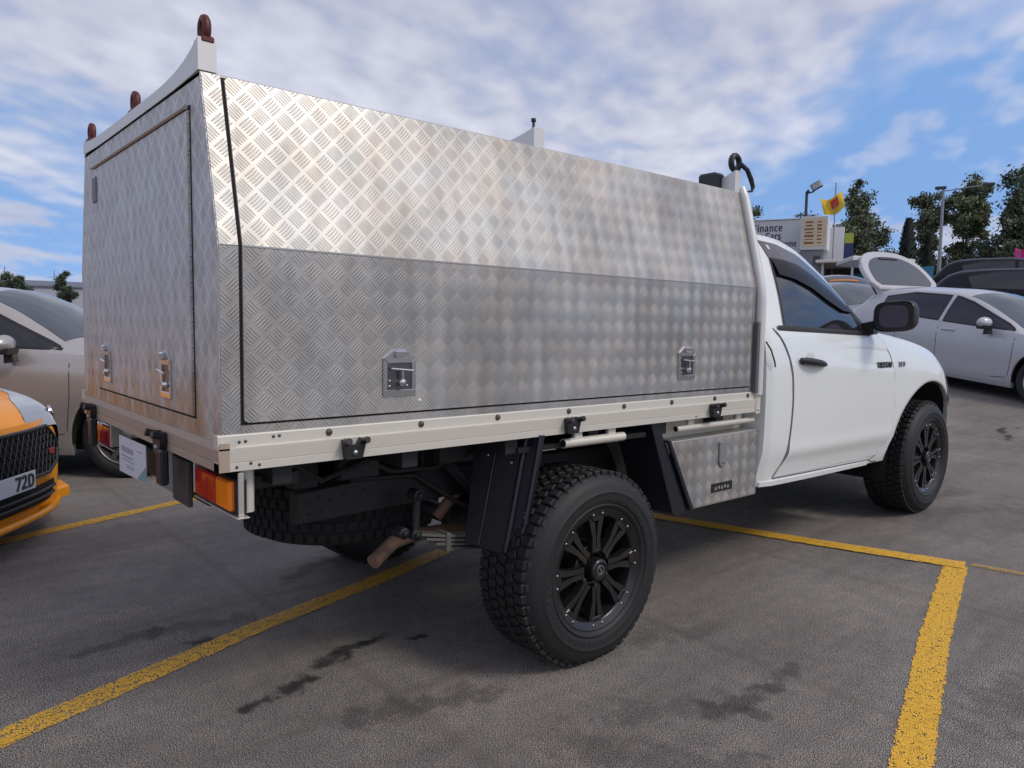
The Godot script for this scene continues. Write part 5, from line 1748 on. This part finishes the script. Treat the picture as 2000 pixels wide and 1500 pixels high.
	for i in 21:
		var z := -0.88 + 1.76 * i / 20.0
		pts2.append(Vector3(4.35 - 0.20 * pow(absf(z) / 0.8, 3.0), 0.175, z))
	sp.tube(pts2, 0.022, 8)
	part("front_lip", sp, M.orange, o)
	var pl := Geo.new()
	pl.prism(V2([-0.186, 0.355, 0.186, 0.355, 0.186, 0.455, -0.186, 0.455]), Vector3(4.376, 0, 0), Vector3(0, 0, 1), Vector3.UP, Vector3(0.006, 0, 0), 0.001)
	var plate := part("number_plate", pl, M.card, o)
	text(plate, "plate_text", "72D", 0.075, Transform3D(Basis(Vector3(0, 0, -1), Vector3.UP, Vector3.RIGHT), Vector3(4.384, 0.405, -0.085)), M.ink, 0.17)

func tailgate(o: Node3D) -> void:
	# hinged at the back of the roof and swung right up: the pane rises from the hinge, the panel below it now lies flat on top
	var tg := node("tailgate", o, Vector3(0.50, 1.40, 0))
	tg.scale = Vector3.ONE * 1.14
	var d := Vector3(-0.74, 0.67, 0).normalized()
	var nn := Vector3(0.67, 0.74, 0).normalized()
	var zz := Vector3(0, 0, 1)
	var out := PackedVector2Array()
	var inn := PackedVector2Array()
	for i in 33:
		var a := PI * i / 32.0
		out.append(Vector2(-0.63 * signf(cos(a)) * pow(absf(cos(a)), 0.75), 0.12 + 0.66 * pow(sin(a), 0.8)))
		inn.append(Vector2(-0.52 * signf(cos(a)) * pow(absf(cos(a)), 0.75), 0.13 + 0.52 * pow(sin(a), 0.8)))
	out.append(Vector2(0.54, -0.02)); out.append(Vector2(-0.54, -0.02))
	inn.append(Vector2(0.46, 0.05)); inn.append(Vector2(-0.46, 0.05))
	var g := Geo.new()
	g.prism(out, -nn * 0.05, zz, d, nn * 0.06, 0.015)
	part("tailgate_shell", g, M.white_car, tg)
	var q := Geo.new()
	q.prism(inn, nn * 0.010, zz, d, nn * 0.006, 0.002)
	part("rear_screen", q, M.screen, tg)
	var pn := Geo.new()
	var back := Vector3(-0.97, -0.22, 0).normalized()
	pn.prism(V2([-0.60, 0.0, 0.60, 0.0, 0.56, 0.36, 0.50, 0.44, -0.50, 0.44, -0.56, 0.36]), d * 0.62 + nn * -0.05, zz, back, Vector3(0.22, 0.97, 0).normalized() * 0.07, 0.02)
	part("lower_panel", pn, M.white_car, tg)
	var br := Geo.new()
	br.box(d * 0.60 + nn * 0.02, Vector3(0.35, 0.02, 0.03), 0.004, Basis(zz, nn, d))
	part("brake_light", br, M.black_plastic, tg)
	for sg in [1.0, -1.0]:
		var st := Geo.new()
		st.tube([Vector3(-0.05, -0.12, 0.50 * sg), d * 0.42 + zz * 0.55 * sg - nn * 0.05], 0.012, 6)
		part("gas_strut", st, M.black_plastic, tg)

func at_grid(o: Vector3, e: float, n: float, y: float) -> Vector3:      # along and out from a wall turned to the car park
	return Vector3(o.x + 0.39 * e - 0.92 * n, y, o.z + 0.92 * e + 0.39 * n)

func build_back() -> void:
	var gy := 1.75
	var O := Vector3(35.45, gy, -16.7)
	var bas := Basis(Vector3(0.39, 0, 0.92), Vector3.UP, Vector3(-0.92, 0, 0.39))
	# dealership building: white upper storey with lettering, grey below
	var B := thing("dealership_building", "low grey and white sales building with finance lettering on its upper wall", "building", Transform3D(bas, O))
	var wl := Geo.new()
	wl.box(Vector3(-4.6, 4.35, -2.0), Vector3(9.2, 1.70, 4.0), 0.02)
	part("upper_wall", wl, M.wall_white, B)
	var lw := Geo.new()
	lw.box(Vector3(-4.0, 1.75, -2.0), Vector3(8.2, 3.5, 3.7), 0.02)
	part("lower_wall", lw, M.grey_paint, B)
	var cp := Geo.new()
	cp.box(Vector3(-4.6, 5.23, -2.0), Vector3(9.3, 0.06, 4.1), 0.01)
	part("roof_cap", cp, M.steel, B)
	var tx := [["of Easy Finance", 4.72, 3.0], ["for the Cars", 4.32, 2.4], ["Trade-Ins Welcome", 3.92, 3.6]]
	text(B, "sign_lettering", "of  Easy Finance", 0.36, Transform3D(Basis(), Vector3(-2.55, 4.80, 0.006)), M.ink, 3.0)
	text(B, "sign_lettering", "for the Cars", 0.36, Transform3D(Basis(), Vector3(-2.15, 4.38, 0.006)), M.ink, 2.1)
	text(B, "sign_lettering", "Customers Welcome", 0.30, Transform3D(Basis(), Vector3(-1.65, 3.98, 0.006)), M.ink, 2.6)
	text(B, "sign_lettering", "Open", 0.26, Transform3D(Basis(), Vector3(-0.95, 3.66, 0.006)), M.ink, 0.8)
	# square bay with a big printed panel, standing forward of the wall
	var P := thing("poster_box", "square cream poster panel with brown print on the corner of the sales building", "sign", Transform3D(bas, O))
	var pb := Geo.new()
	pb.box(Vector3(0.62, 4.28, 0.85), Vector3(1.22, 1.60, 1.7), 0.02)
	part("panel_box", pb, M.wall_white, P)
	var cl := Geo.new()
	cl.box(Vector3(0.55, 1.74, 0.80), Vector3(1.1, 3.48, 1.6), 0.02)
	part("panel_column", cl, M.grey_paint, P)
	var po := Geo.new()
	po.prism(V2([0.10, 3.62, 1.14, 3.62, 1.14, 4.96, 0.10, 4.96]), Vector3(0, 0, 1.702), Vector3.RIGHT, Vector3.UP, Vector3(0, 0, 0.006))
	var pp := part("poster", po, M.poster, P)
	var inkg := Geo.new()
	var rr := RandomNumberGenerator.new()
	rr.seed = 8
	for i in 7:
		for j in 2:
			inkg.box(Vector3(0.40 + j * 0.48 - 0.02 * j, 4.80 - i * 0.165, 1.710), Vector3(rr.randf_range(0.25, 0.46) if j == 0 else 0.2, rr.randf_range(0.04, 0.11), 0.003))
	part("poster_print", inkg, M.print_brown, pp)
	var wn := Geo.new()
	wn.box(Vector3(0.78, 2.98, 1.602), Vector3(0.32, 0.42, 0.02), 0.004)
	part("window", wn, M.glass, P)
	# white and blue feather sign
	var N := thing("banner_sign", "tall white board with a blue and lime side panel beside the poster", "sign", Transform3D(bas, Vector3(38.35, 1.8, -16.65)))
	var bw := Geo.new()
	bw.box(Vector3(0.1, 3.7, 0), Vector3(0.95, 2.6, 0.08), 0.01)
	part("board", bw, M.wall_bright, N)
	var bb := Geo.new()
	bb.box(Vector3(0.80, 3.35, 0.0), Vector3(0.42, 1.55, 0.09), 0.01)
	part("blue_panel", bb, M.blue_panel, N)
	var bg := Geo.new()
	bg.box(Vector3(0.80, 4.40, 0.0), Vector3(0.42, 0.52, 0.09), 0.01)
	part("lime_panel", bg, M.lime, N)
	var pst := Geo.new()
	for x in [-0.2, 0.8]: pst.box(Vector3(x, 1.3, -0.02), Vector3(0.08, 2.6, 0.06), 0.005)
	part("post", pst, M.grey_paint, N)
	# open shelter
	var W := thing("shelter", "open carport with a thin pale roof and blue panels beneath, beside the sales building", "shelter", Transform3D(bas, O))
	var rf := Geo.new()
	rf.box(Vector3(2.7, 2.86, 0.3), Vector3(3.8, 0.14, 4.2), 0.02)
	part("roof", rf, M.cream, W)
	for x in [1.1, 2.4, 4.4]:
		var g := Geo.new()
		g.box(Vector3(x, 1.4, 2.0), Vector3(0.10, 2.8, 0.10), 0.01)
		part("post", g, M.wall_white, W)
	var bk := Geo.new()
	bk.box(Vector3(2.7, 1.4, -1.6), Vector3(3.6, 2.8, 0.12), 0.01)
	part("back_wall", bk, M.bracket_dark, W)
	for q in [[2.6, 1.9, M.cyan], [3.7, 1.6, M.cyan]]:
		var g := Geo.new()
		g.box(Vector3(q[0], 2.1, -1.3), Vector3(0.9, 0.8, 0.05), 0.005)
		part("panel", g, q[2], W)
	# lamp posts and flag
	var F := thing("floodlight_pole", "slim dark pole with one floodlight above the sales building", "lamp post", Transform3D(bas, Vector3(42.2, 1.9, -20.3)))
	var g := Geo.new()
	g.tube([Vector3.ZERO, Vector3(0, 7.65, 0), Vector3(0.1, 7.7, 0.2)], 0.085, 10)
	g.tube([Vector3(0, 7.6, 0), Vector3(0.35, 7.62, 0.2), Vector3(0.5, 7.75, 0.3)], 0.05, 8)
	part("pole", g, M.pole_dark, F)
	g = Geo.new()
	g.box(Vector3(0.55, 7.95, 0.3), Vector3(0.62, 0.42, 0.22), 0.03, Basis(Vector3.BACK, 0.5))
	part("floodlight", g, M.pole_dark, F)
	g = Geo.new()
	g.box(Vector3(0.55, 7.95, 0.415), Vector3(0.50, 0.32, 0.02), 0.005, Basis(Vector3.BACK, 0.5))
	part("lamp_glass", g, M.lens, F)
	var L := thing("lamp_post", "tall grey lamp post with a cross arm and two heads before the gum trees", "lamp post", Transform3D(bas, Vector3(48.4, 2.0, -15.0)))
	g = Geo.new()
	g.tube([Vector3.ZERO, Vector3(0, 4, 0), Vector3(0, 7.85, 0)], [0.14, 0.11, 0.07], 10)
	g.tube([Vector3(-0.2, 7.72, 0), Vector3(0.9, 7.85, 0), Vector3(2.3, 8.0, 0)], 0.035, 8)
	part("pole", g, M.pole_grey, L)
	for q in [[-0.15, 7.95], [0.75, 8.0]]:
		g = Geo.new()
		g.box(Vector3(q[0] if q[0] < 0 else 2.3, q[1], 0), Vector3(0.6, 0.16, 0.3), 0.03)
		part("lamp_head", g, M.pole_dark, L)
	var fl := thing("flag", "yellow flag with a red emblem flying on a thin pole over the sales building", "flag", Transform3D(bas, Vector3(36.75, 1.7, -15.8)))
	g = Geo.new()
	g.tube([Vector3.ZERO, Vector3(0, 7.1, 0)], 0.03, 8)
	part("pole", g, M.pole_grey, fl)
	var rows: Array = []
	var rows2: Array = []
	for i in 9:
		var row := PackedVector3Array()
		for j in 15:
			var u := j / 14.0
			var v := i / 8.0
			row.append(Vector3(-0.50 + u * 0.98 - 0.20 * v, 5.55 + 0.38 * u + v * 0.80 - 0.22 * sin(u * 3.0), 0.14 * sin(u * 8.0 + v * 2.0)))
		rows.append(row)
	g = Geo.new()
	g.grid(rows, Vector3.INF, Vector3.BACK)
	var cloth := part("cloth", g, M.flag_yellow, fl)
	g = Geo.new()
	for i in range(3, 8):
		var row := PackedVector3Array()
		for j in range(6, 12): row.append(rows[i][j] + Vector3(0, 0, 0.012))
		rows2.append(row)
	g.grid(rows2, Vector3.INF, Vector3.BACK)
	part("emblem", g, M.flag_red, cloth)
	var pk := thing("pink_flag", "small bright pink flag at the right edge above the black van", "flag", Transform3D(bas, Vector3(34.3, 1.6, -6.9)))
	g = Geo.new()
	g.tube([Vector3.ZERO, Vector3(0, 3.1, 0)], 0.02, 6)
	part("pole", g, M.pole_grey, pk)
	rows = []
	for i in 7:
		var row := PackedVector3Array()
		for j in 9: row.append(Vector3(-0.16 + 0.45 * j / 8.0, 2.65 + 0.5 * (i / 6.0) * (1.0 - 0.25 * j / 8.0), 0.04 * sin(j * 0.9 + i * 0.3)))
		rows.append(row)
	g = Geo.new()
	g.grid(rows, Vector3.INF, Vector3.BACK)
	part("cloth", g, M.pink, pk)
	var cs := thing("blue_hoarding", "small cyan board standing low in front of the dark conifers", "sign", Transform3D(bas, Vector3(47.5, 2.0, -15.5)))
	g = Geo.new()
	g.box(Vector3(0, 2.6, 0), Vector3(1.0, 1.3, 0.06), 0.01)
	part("board", g, M.cyan, cs)
	g = Geo.new()
	g.box(Vector3(0, 1.0, -0.06), Vector3(0.08, 2.0, 0.05), 0.005)
	part("post", g, M.pole_grey, cs)
	# ------------------------------------------------ trees
	var eu := Color(0.040, 0.047, 0.033)
	var gum := "gum trees behind the car park"
	tree("gum_tree", "tall pyramid-shaped gum tree right of the yellow flag", Vector3(60, 2.3, -25.2), 11.0, [[0.1, 9.8, 0, 0.9, 1.1], [-0.7, 8.4, 0.2, 1.0, 0.9], [0.7, 8.0, 0, 1.1, 1.0], [-1.2, 6.6, 0, 1.2, 0.9], [1.3, 6.4, -0.2, 1.2, 1.0], [0, 6.4, 0.6, 1.2, 1.0], [-0.9, 4.8, 0.4, 1.2, 0.9], [1.0, 4.6, 0.3, 1.1, 0.9], [-1.9, 7.2, 0.0, 0.7, 0.6]], eu, 4200, 101, gum)
	tree("gum_tree", "round bushy tree at the right foot of the pyramid-shaped gum tree", Vector3(60.5, 2.3, -22.6), 6.5, [[0, 4.4, 0, 1.4, 1.2], [-1.2, 3.8, 0, 1.2, 1.0], [1.1, 3.6, 0, 1.2, 1.0], [0.2, 2.6, 0.3, 1.6, 1.0]], Color(0.045, 0.044, 0.030), 2600, 102, gum)
	tree("gum_tree", "thin gum tree directly left of the tall lamp post", Vector3(64.2, 2.4, -21.8), 10.2, [[-0.2, 9.0, 0, 1.1, 0.9], [-0.9, 7.9, 0, 0.9, 0.8], [0.8, 8.2, 0.2, 0.9, 0.8], [-0.5, 6.6, 0.2, 0.9, 0.7], [0.9, 6.2, 0, 0.8, 0.7], [0.1, 5.0, 0, 0.9, 0.7]], eu, 2400, 103, gum)
	tree("gum_tree", "broad open gum tree directly right of the tall lamp post", Vector3(66.6, 2.4, -19.9), 11.8, [[0, 10.2, 0, 1.3, 0.9], [-1.3, 9.2, 0, 1.0, 0.8], [1.3, 9.0, 0.1, 1.2, 0.9], [-1.5, 7.4, 0.2, 0.9, 0.8], [1.8, 7.2, 0, 1.0, 0.8], [0.3, 7.9, 0.5, 1.1, 0.8], [0.3, 5.6, 0, 1.0, 0.7], [-0.8, 4.6, 0, 1.1, 0.8]], Color(0.042, 0.050, 0.032), 3600, 104, gum)
	tree("gum_tree", "tall dark gum tree cut by the right edge of the picture", Vector3(64.2, 2.4, -15.3), 12.0, [[0.2, 10.2, 0, 1.2, 1.0], [-0.5, 8.6, 0, 1.1, 0.9], [1.0, 8.4, 0, 1.3, 1.0], [-0.6, 6.8, 0.2, 1.2, 0.9], [0.8, 6.4, 0, 1.3, 1.0], [-1.2, 5.0, 0, 1.3, 0.9], [0.6, 4.4, 0.4, 1.5, 1.0]], Color(0.030, 0.038, 0.026), 3800, 105, gum)
	tree("gum_tree", "low spreading tree under the broad gum tree at the right", Vector3(66, 2.4, -17.6), 7.6, [[0, 5.6, 0, 1.3, 1.0], [-1.4, 4.8, 0, 1.3, 1.0], [1.4, 4.8, 0, 1.4, 1.0], [0, 3.4, 0, 1.8, 1.2], [-2.4, 3.4, 0, 1.3, 1.0]], Color(0.034, 0.040, 0.028), 3000, 106, gum)
	tree("gum_tree", "small tree peeping over the left part of the sales building roof", Vector3(50, 2.2, -29.4), 9.0, [[0, 7.6, 0, 0.8, 0.7], [-0.9, 7.0, 0, 0.8, 0.6], [0.8, 7.0, 0, 0.8, 0.6], [-1.7, 6.6, 0, 0.6, 0.5], [0, 6.2, 0, 1.2, 0.8]], eu, 1600, 107, gum)
	tree("gum_tree", "small round tree over the sales building roof, right of the floodlight pole", Vector3(55, 2.3, -27.2), 8.6, [[0, 7.3, 0, 0.9, 0.7], [-0.7, 6.8, 0, 0.8, 0.6], [0.9, 6.7, 0, 0.8, 0.6], [0, 6.0, 0, 1.2, 0.8]], eu, 1500, 108, gum)
	tree("gum_tree", "leafy tree low behind the flag and poster panel", Vector3(56, 2.3, -23.9), 8.6, [[0, 6.6, 0, 1.1, 0.9], [-1.0, 5.6, 0, 1.1, 0.9], [0.8, 5.2, 0, 1.2, 1.0], [0, 4.0, 0, 1.5, 1.0]], eu, 2200, 109, gum)
	tree("gum_tree", "mid-height bushy tree filling the gap left of the pointed conifer", Vector3(66, 2.4, -25.6), 7.2, [[0, 4.8, 0, 1.3, 1.0], [-1.3, 4.0, 0, 1.3, 1.0], [1.3, 3.9, 0, 1.3, 1.0], [0, 2.8, 0, 1.8, 1.1]], Color(0.042, 0.042, 0.030), 2600, 110, gum)
	tree("gum_tree", "low bushy tree behind the foot of the tall lamp post", Vector3(67, 2.4, -21.0), 7.0, [[0, 4.4, 0, 1.4, 1.0], [-1.4, 3.6, 0, 1.3, 1.0], [1.4, 3.7, 0, 1.4, 1.0], [0, 2.6, 0, 1.8, 1.1]], Color(0.040, 0.044, 0.032), 2600, 111, gum)
	conifer("dark pointed conifer standing between the gum trees", Vector3(52.2, 2.1, -18.4), 6.7, 1.0, 201)
	conifer("narrow dark cypress right of the pointed conifer", Vector3(58.4, 2.3, -19.4), 6.2, 0.65, 202, "cypress_tree")
	# dense scrub closing the view under the trees
	var hd := Geo.new()
	var r := RandomNumberGenerator.new()
	r.seed = 77
	for i in 9000:
		var u := r.randf()
		var p := Vector3(68 + 6 * u + r.randfn() * 0.6, 0, -31 + 22 * u)
		var hh := 3.6 + 0.9 * sin(u * 23.0) + 0.5 * sin(u * 61.0)
		p.y = 2.3 + hh * sqrt(r.randf())
		var a := Vector3(r.randfn(), r.randfn(), r.randfn()).normalized()
		var b := a.cross(Vector3(r.randfn(), r.randfn(), r.randfn())).normalized()
		var t := r.randf_range(0.6, 1.4)
		hd.tint = Color(0.026 * t, 0.032 * t, 0.022 * t)
		var sz := r.randf_range(0.2, 0.42)
		hd.quad(p - a * sz, p + b * sz * 0.5, p + a * sz, p - b * sz * 0.5, Vector3(-0.8, 0.5, 0.3).normalized())
	var sc := part("scrub", hd, M.leaf, self)
	tag(sc, "dense dark scrub along the foot of the gum trees", "bushes", "", "stuff")
	# ------------------------------------------------ far left
	var lt := "trees beyond the beige SUV"
	tree("street_tree", "wide dark tree above the beige SUV's roof, at the left edge", Vector3(11.3, 2.4, -93), 4.2, [[-0.2, 2.9, 0, 0.75, 0.75], [-0.8, 2.2, 0, 0.7, 0.6], [0.7, 2.1, 0, 0.75, 0.6], [1.2, 1.7, 0, 0.6, 0.5]], Color(0.026, 0.034, 0.024), 5000, 301, lt, 0.12)
	tree("street_tree", "tall narrow tree with a low bush, just left of the canopy", Vector3(15.4, 2.2, -89.5), 4.8, [[-0.15, 3.6, 0, 0.5, 0.7], [-0.15, 2.6, 0, 0.55, 0.8], [0.7, 2.0, 0, 0.75, 0.6], [0.1, 1.7, 0, 0.8, 0.6]], Color(0.024, 0.032, 0.022), 5000, 302, lt, 0.12)
	var fw := thing("far_warehouse", "long low pale warehouse on the horizon behind the beige SUV", "building", Transform3D(Basis(Vector3.UP, -0.1), Vector3(14, 2.0, -128)))
	g = Geo.new()
	g.box(Vector3(0, 1.9, 0), Vector3(60, 3.8, 12), 0.05)
	part("wall", g, M.far_wall, fw)
	g = Geo.new()
	g.prism(V2([-6.3, 3.8, 6.3, 3.8, 6.3, 4.0, 0, 4.9, -6.3, 4.0]), Vector3(-30.4, 0, 0), Vector3(0, 0, 1), Vector3.UP, Vector3(60.8, 0, 0))
	part("roof", g, M.far_roof, fw)
	for q in [[26.0, -225.0], [37.5, -229.0]]:
		var pt := thing("pylon", ["faint lattice pylon on the horizon, left of the pair", "faint lattice pylon on the horizon, right of the pair"][0 if q[0] < 30 else 1], "pylon", Transform3D(Basis(), Vector3(q[0], 4.5, q[1])), "pylons on the horizon")
		g = Geo.new()
		for k in [-1.0, 1.0]: g.tube([Vector3(0.9 * k, 0, 0), Vector3(0.2 * k, 7.0, 0), Vector3(0, 9.6, 0)], 0.09, 5)
		for i in 6: g.tube([Vector3(-0.9 + 0.1 * i, 1.1 * i, 0), Vector3(0.9 - 0.1 * (i + 1), 1.1 * (i + 1), 0)], 0.05, 4)
		part("mast", g, M.far_steel, pt)
		g = Geo.new()
		for y in [6.2, 7.6]: g.tube([Vector3(-1.8, y, 0), Vector3(0, y + 0.35, 0), Vector3(1.8, y, 0)], 0.07, 5)
		part("cross_arm", g, M.far_steel, pt)
	# low hills
	var hl := Geo.new()
	rows = [PackedVector3Array(), PackedVector3Array(), PackedVector3Array()]
	var hn := noise(91, 0.012, 3)
	for i in 121:
		var a := deg_to_rad(-130.0 + 170.0 * i / 120.0)
		var d := Vector3(cos(a), 0, sin(a))
		rows[0].append(d * 330 + Vector3.UP * 0.0)
		rows[1].append(d * 380 + Vector3.UP * (12.5 + 3.0 * hn.get_noise_1d(i * 9.0)))
		rows[2].append(d * 430 + Vector3.UP * (13.5 + 6.0 * hn.get_noise_1d(i * 6.0)))
	hl.grid(rows, Vector3.INF, Vector3.UP)
	tag(part("hills", hl, M.far_hill, self), "low dark wooded hills along the horizon", "hill", "", "structure")

func build_ground() -> void:
	var xs := PackedFloat32Array()
	var zs := PackedFloat32Array()
	for v in [-450.0, -200.0, -80.0, -30.0, -12.0, -6.0]: xs.append(v)
	for i in 81: xs.append(-4.0 + i * 0.5)
	for v in [40.0, 48.0, 60.0, 80.0, 110.0, 150.0, 260.0, 450.0]: xs.append(v)
	for v in [-450.0, -250.0, -120.0, -60.0, -30.0, -18.0]: zs.append(v)
	for i in 41: zs.append(-12.0 + i * 0.5)
	for v in [12.0, 20.0, 40.0, 120.0, 300.0]: zs.append(v)
	var g := Geo.new()
	var rows: Array = []
	var uvs: Array = []
	for x in xs:
		var row := PackedVector3Array()
		var uvr: Array = []
		for z in zs:
			row.append(onground(x, z)); uvr.append(Vector2(x, z))
		rows.append(row); uvs.append(uvr)
	g.grid(rows, Vector3.INF, Vector3.UP, uvs)
	g.uv2.resize(g.v.size())
	for i in g.v.size(): g.uv2[i] = Vector2((g.v[i].x + 2.0) / 8.0, (g.v[i].z + 3.0) / 8.0)
	var o := part("car_park_ground", g, M.asphalt, self)
	tag(o, "dark grey asphalt of the car park with oil stains", "ground", "", "structure")
	line_strip("painted_line", "worn yellow bay line running under the truck from the lower left", V2([-1.2, 0.385, -0.452, 0.140, 0.529, -0.219, 1.516, -0.508, 2.6, -0.83]), [0.135, 0.12], M.paint_worn)
	line_strip("painted_line", "yellow bay line behind the truck, beside the orange hatchback", V2([-2.4, -1.80, -0.166, -2.42, 1.094, -2.87, 2.2, -3.25]), [0.17, 0.10], M.paint_worn, 0.004, 0.7)
	line_strip("painted_line", "broad bright yellow line at the lower right", V2([-0.3, 2.70, 1.664, 2.083, 2.719, 1.766, 3.780, 1.482]), [0.134, 0.130], M.paint)
	line_strip("painted_line", "narrow yellow line from the corner back under the truck", V2([3.812, 1.52, 3.735, 1.26, 3.604, 0.79, 3.355, -0.171, 3.0, -1.5]), [0.145, 0.12], M.paint, 0.008, 0.3)
	line_strip("painted_line", "faint worn line carrying on right of the yellow corner", V2([3.86, 1.54, 3.90, 1.78, 4.05, 2.5]), [0.06, 0.06], M.paint_old, 0.006)

func _ready() -> void:
	var cam := Camera3D.new()
	cam.name = "camera"
	add_child(cam)
	var fw := Vector3(0.649223, -0.077673, -0.756620).normalized()
	var up := Vector3(0.038805, 0.996859, -0.069039)
	var rt := fw.cross(up).normalized()
	up = rt.cross(fw).normalized()
	cam.transform = Transform3D(Basis(rt, up, -fw), Vector3(-0.723241, 1.351833, 2.953023))
	cam.fov = rad_to_deg(2.0 * atan(750.0 / 1465.7))
	cam.near = 0.05
	cam.far = 2000.0
	cam.current = true
	var toward_sun := Vector3(0.28, 0.70, 0.66).normalized()
	var env := Environment.new()
	env.background_mode = Environment.BG_SKY
	var sky := Sky.new()
	var pano := PanoramaSkyMaterial.new()
	pano.panorama = make_sky(toward_sun)
	pano.energy_multiplier = 1.06
	sky.sky_material = pano
	env.sky = sky
	env.tonemap_mode = Environment.TONE_MAPPER_LINEAR
	env.tonemap_exposure = 1.0
	env.sdfgi_enabled = true; env.ssao_enabled = true; env.ssil_enabled = true
	var we := WorldEnvironment.new()
	we.name = "environment"
	we.environment = env
	add_child(we)
	var sun := DirectionalLight3D.new()
	sun.name = "sun"
	add_child(sun)
	sun.look_at_from_position(Vector3.ZERO, -toward_sun, Vector3.UP)
	sun.light_energy = 0.45
	sun.light_color = Color(1.0, 0.97, 0.93)
	sun.light_angular_distance = 16.0
	sun.shadow_enabled = true
	make_materials()
	build_ground()
	build_truck()
	build_cars()
	build_back()
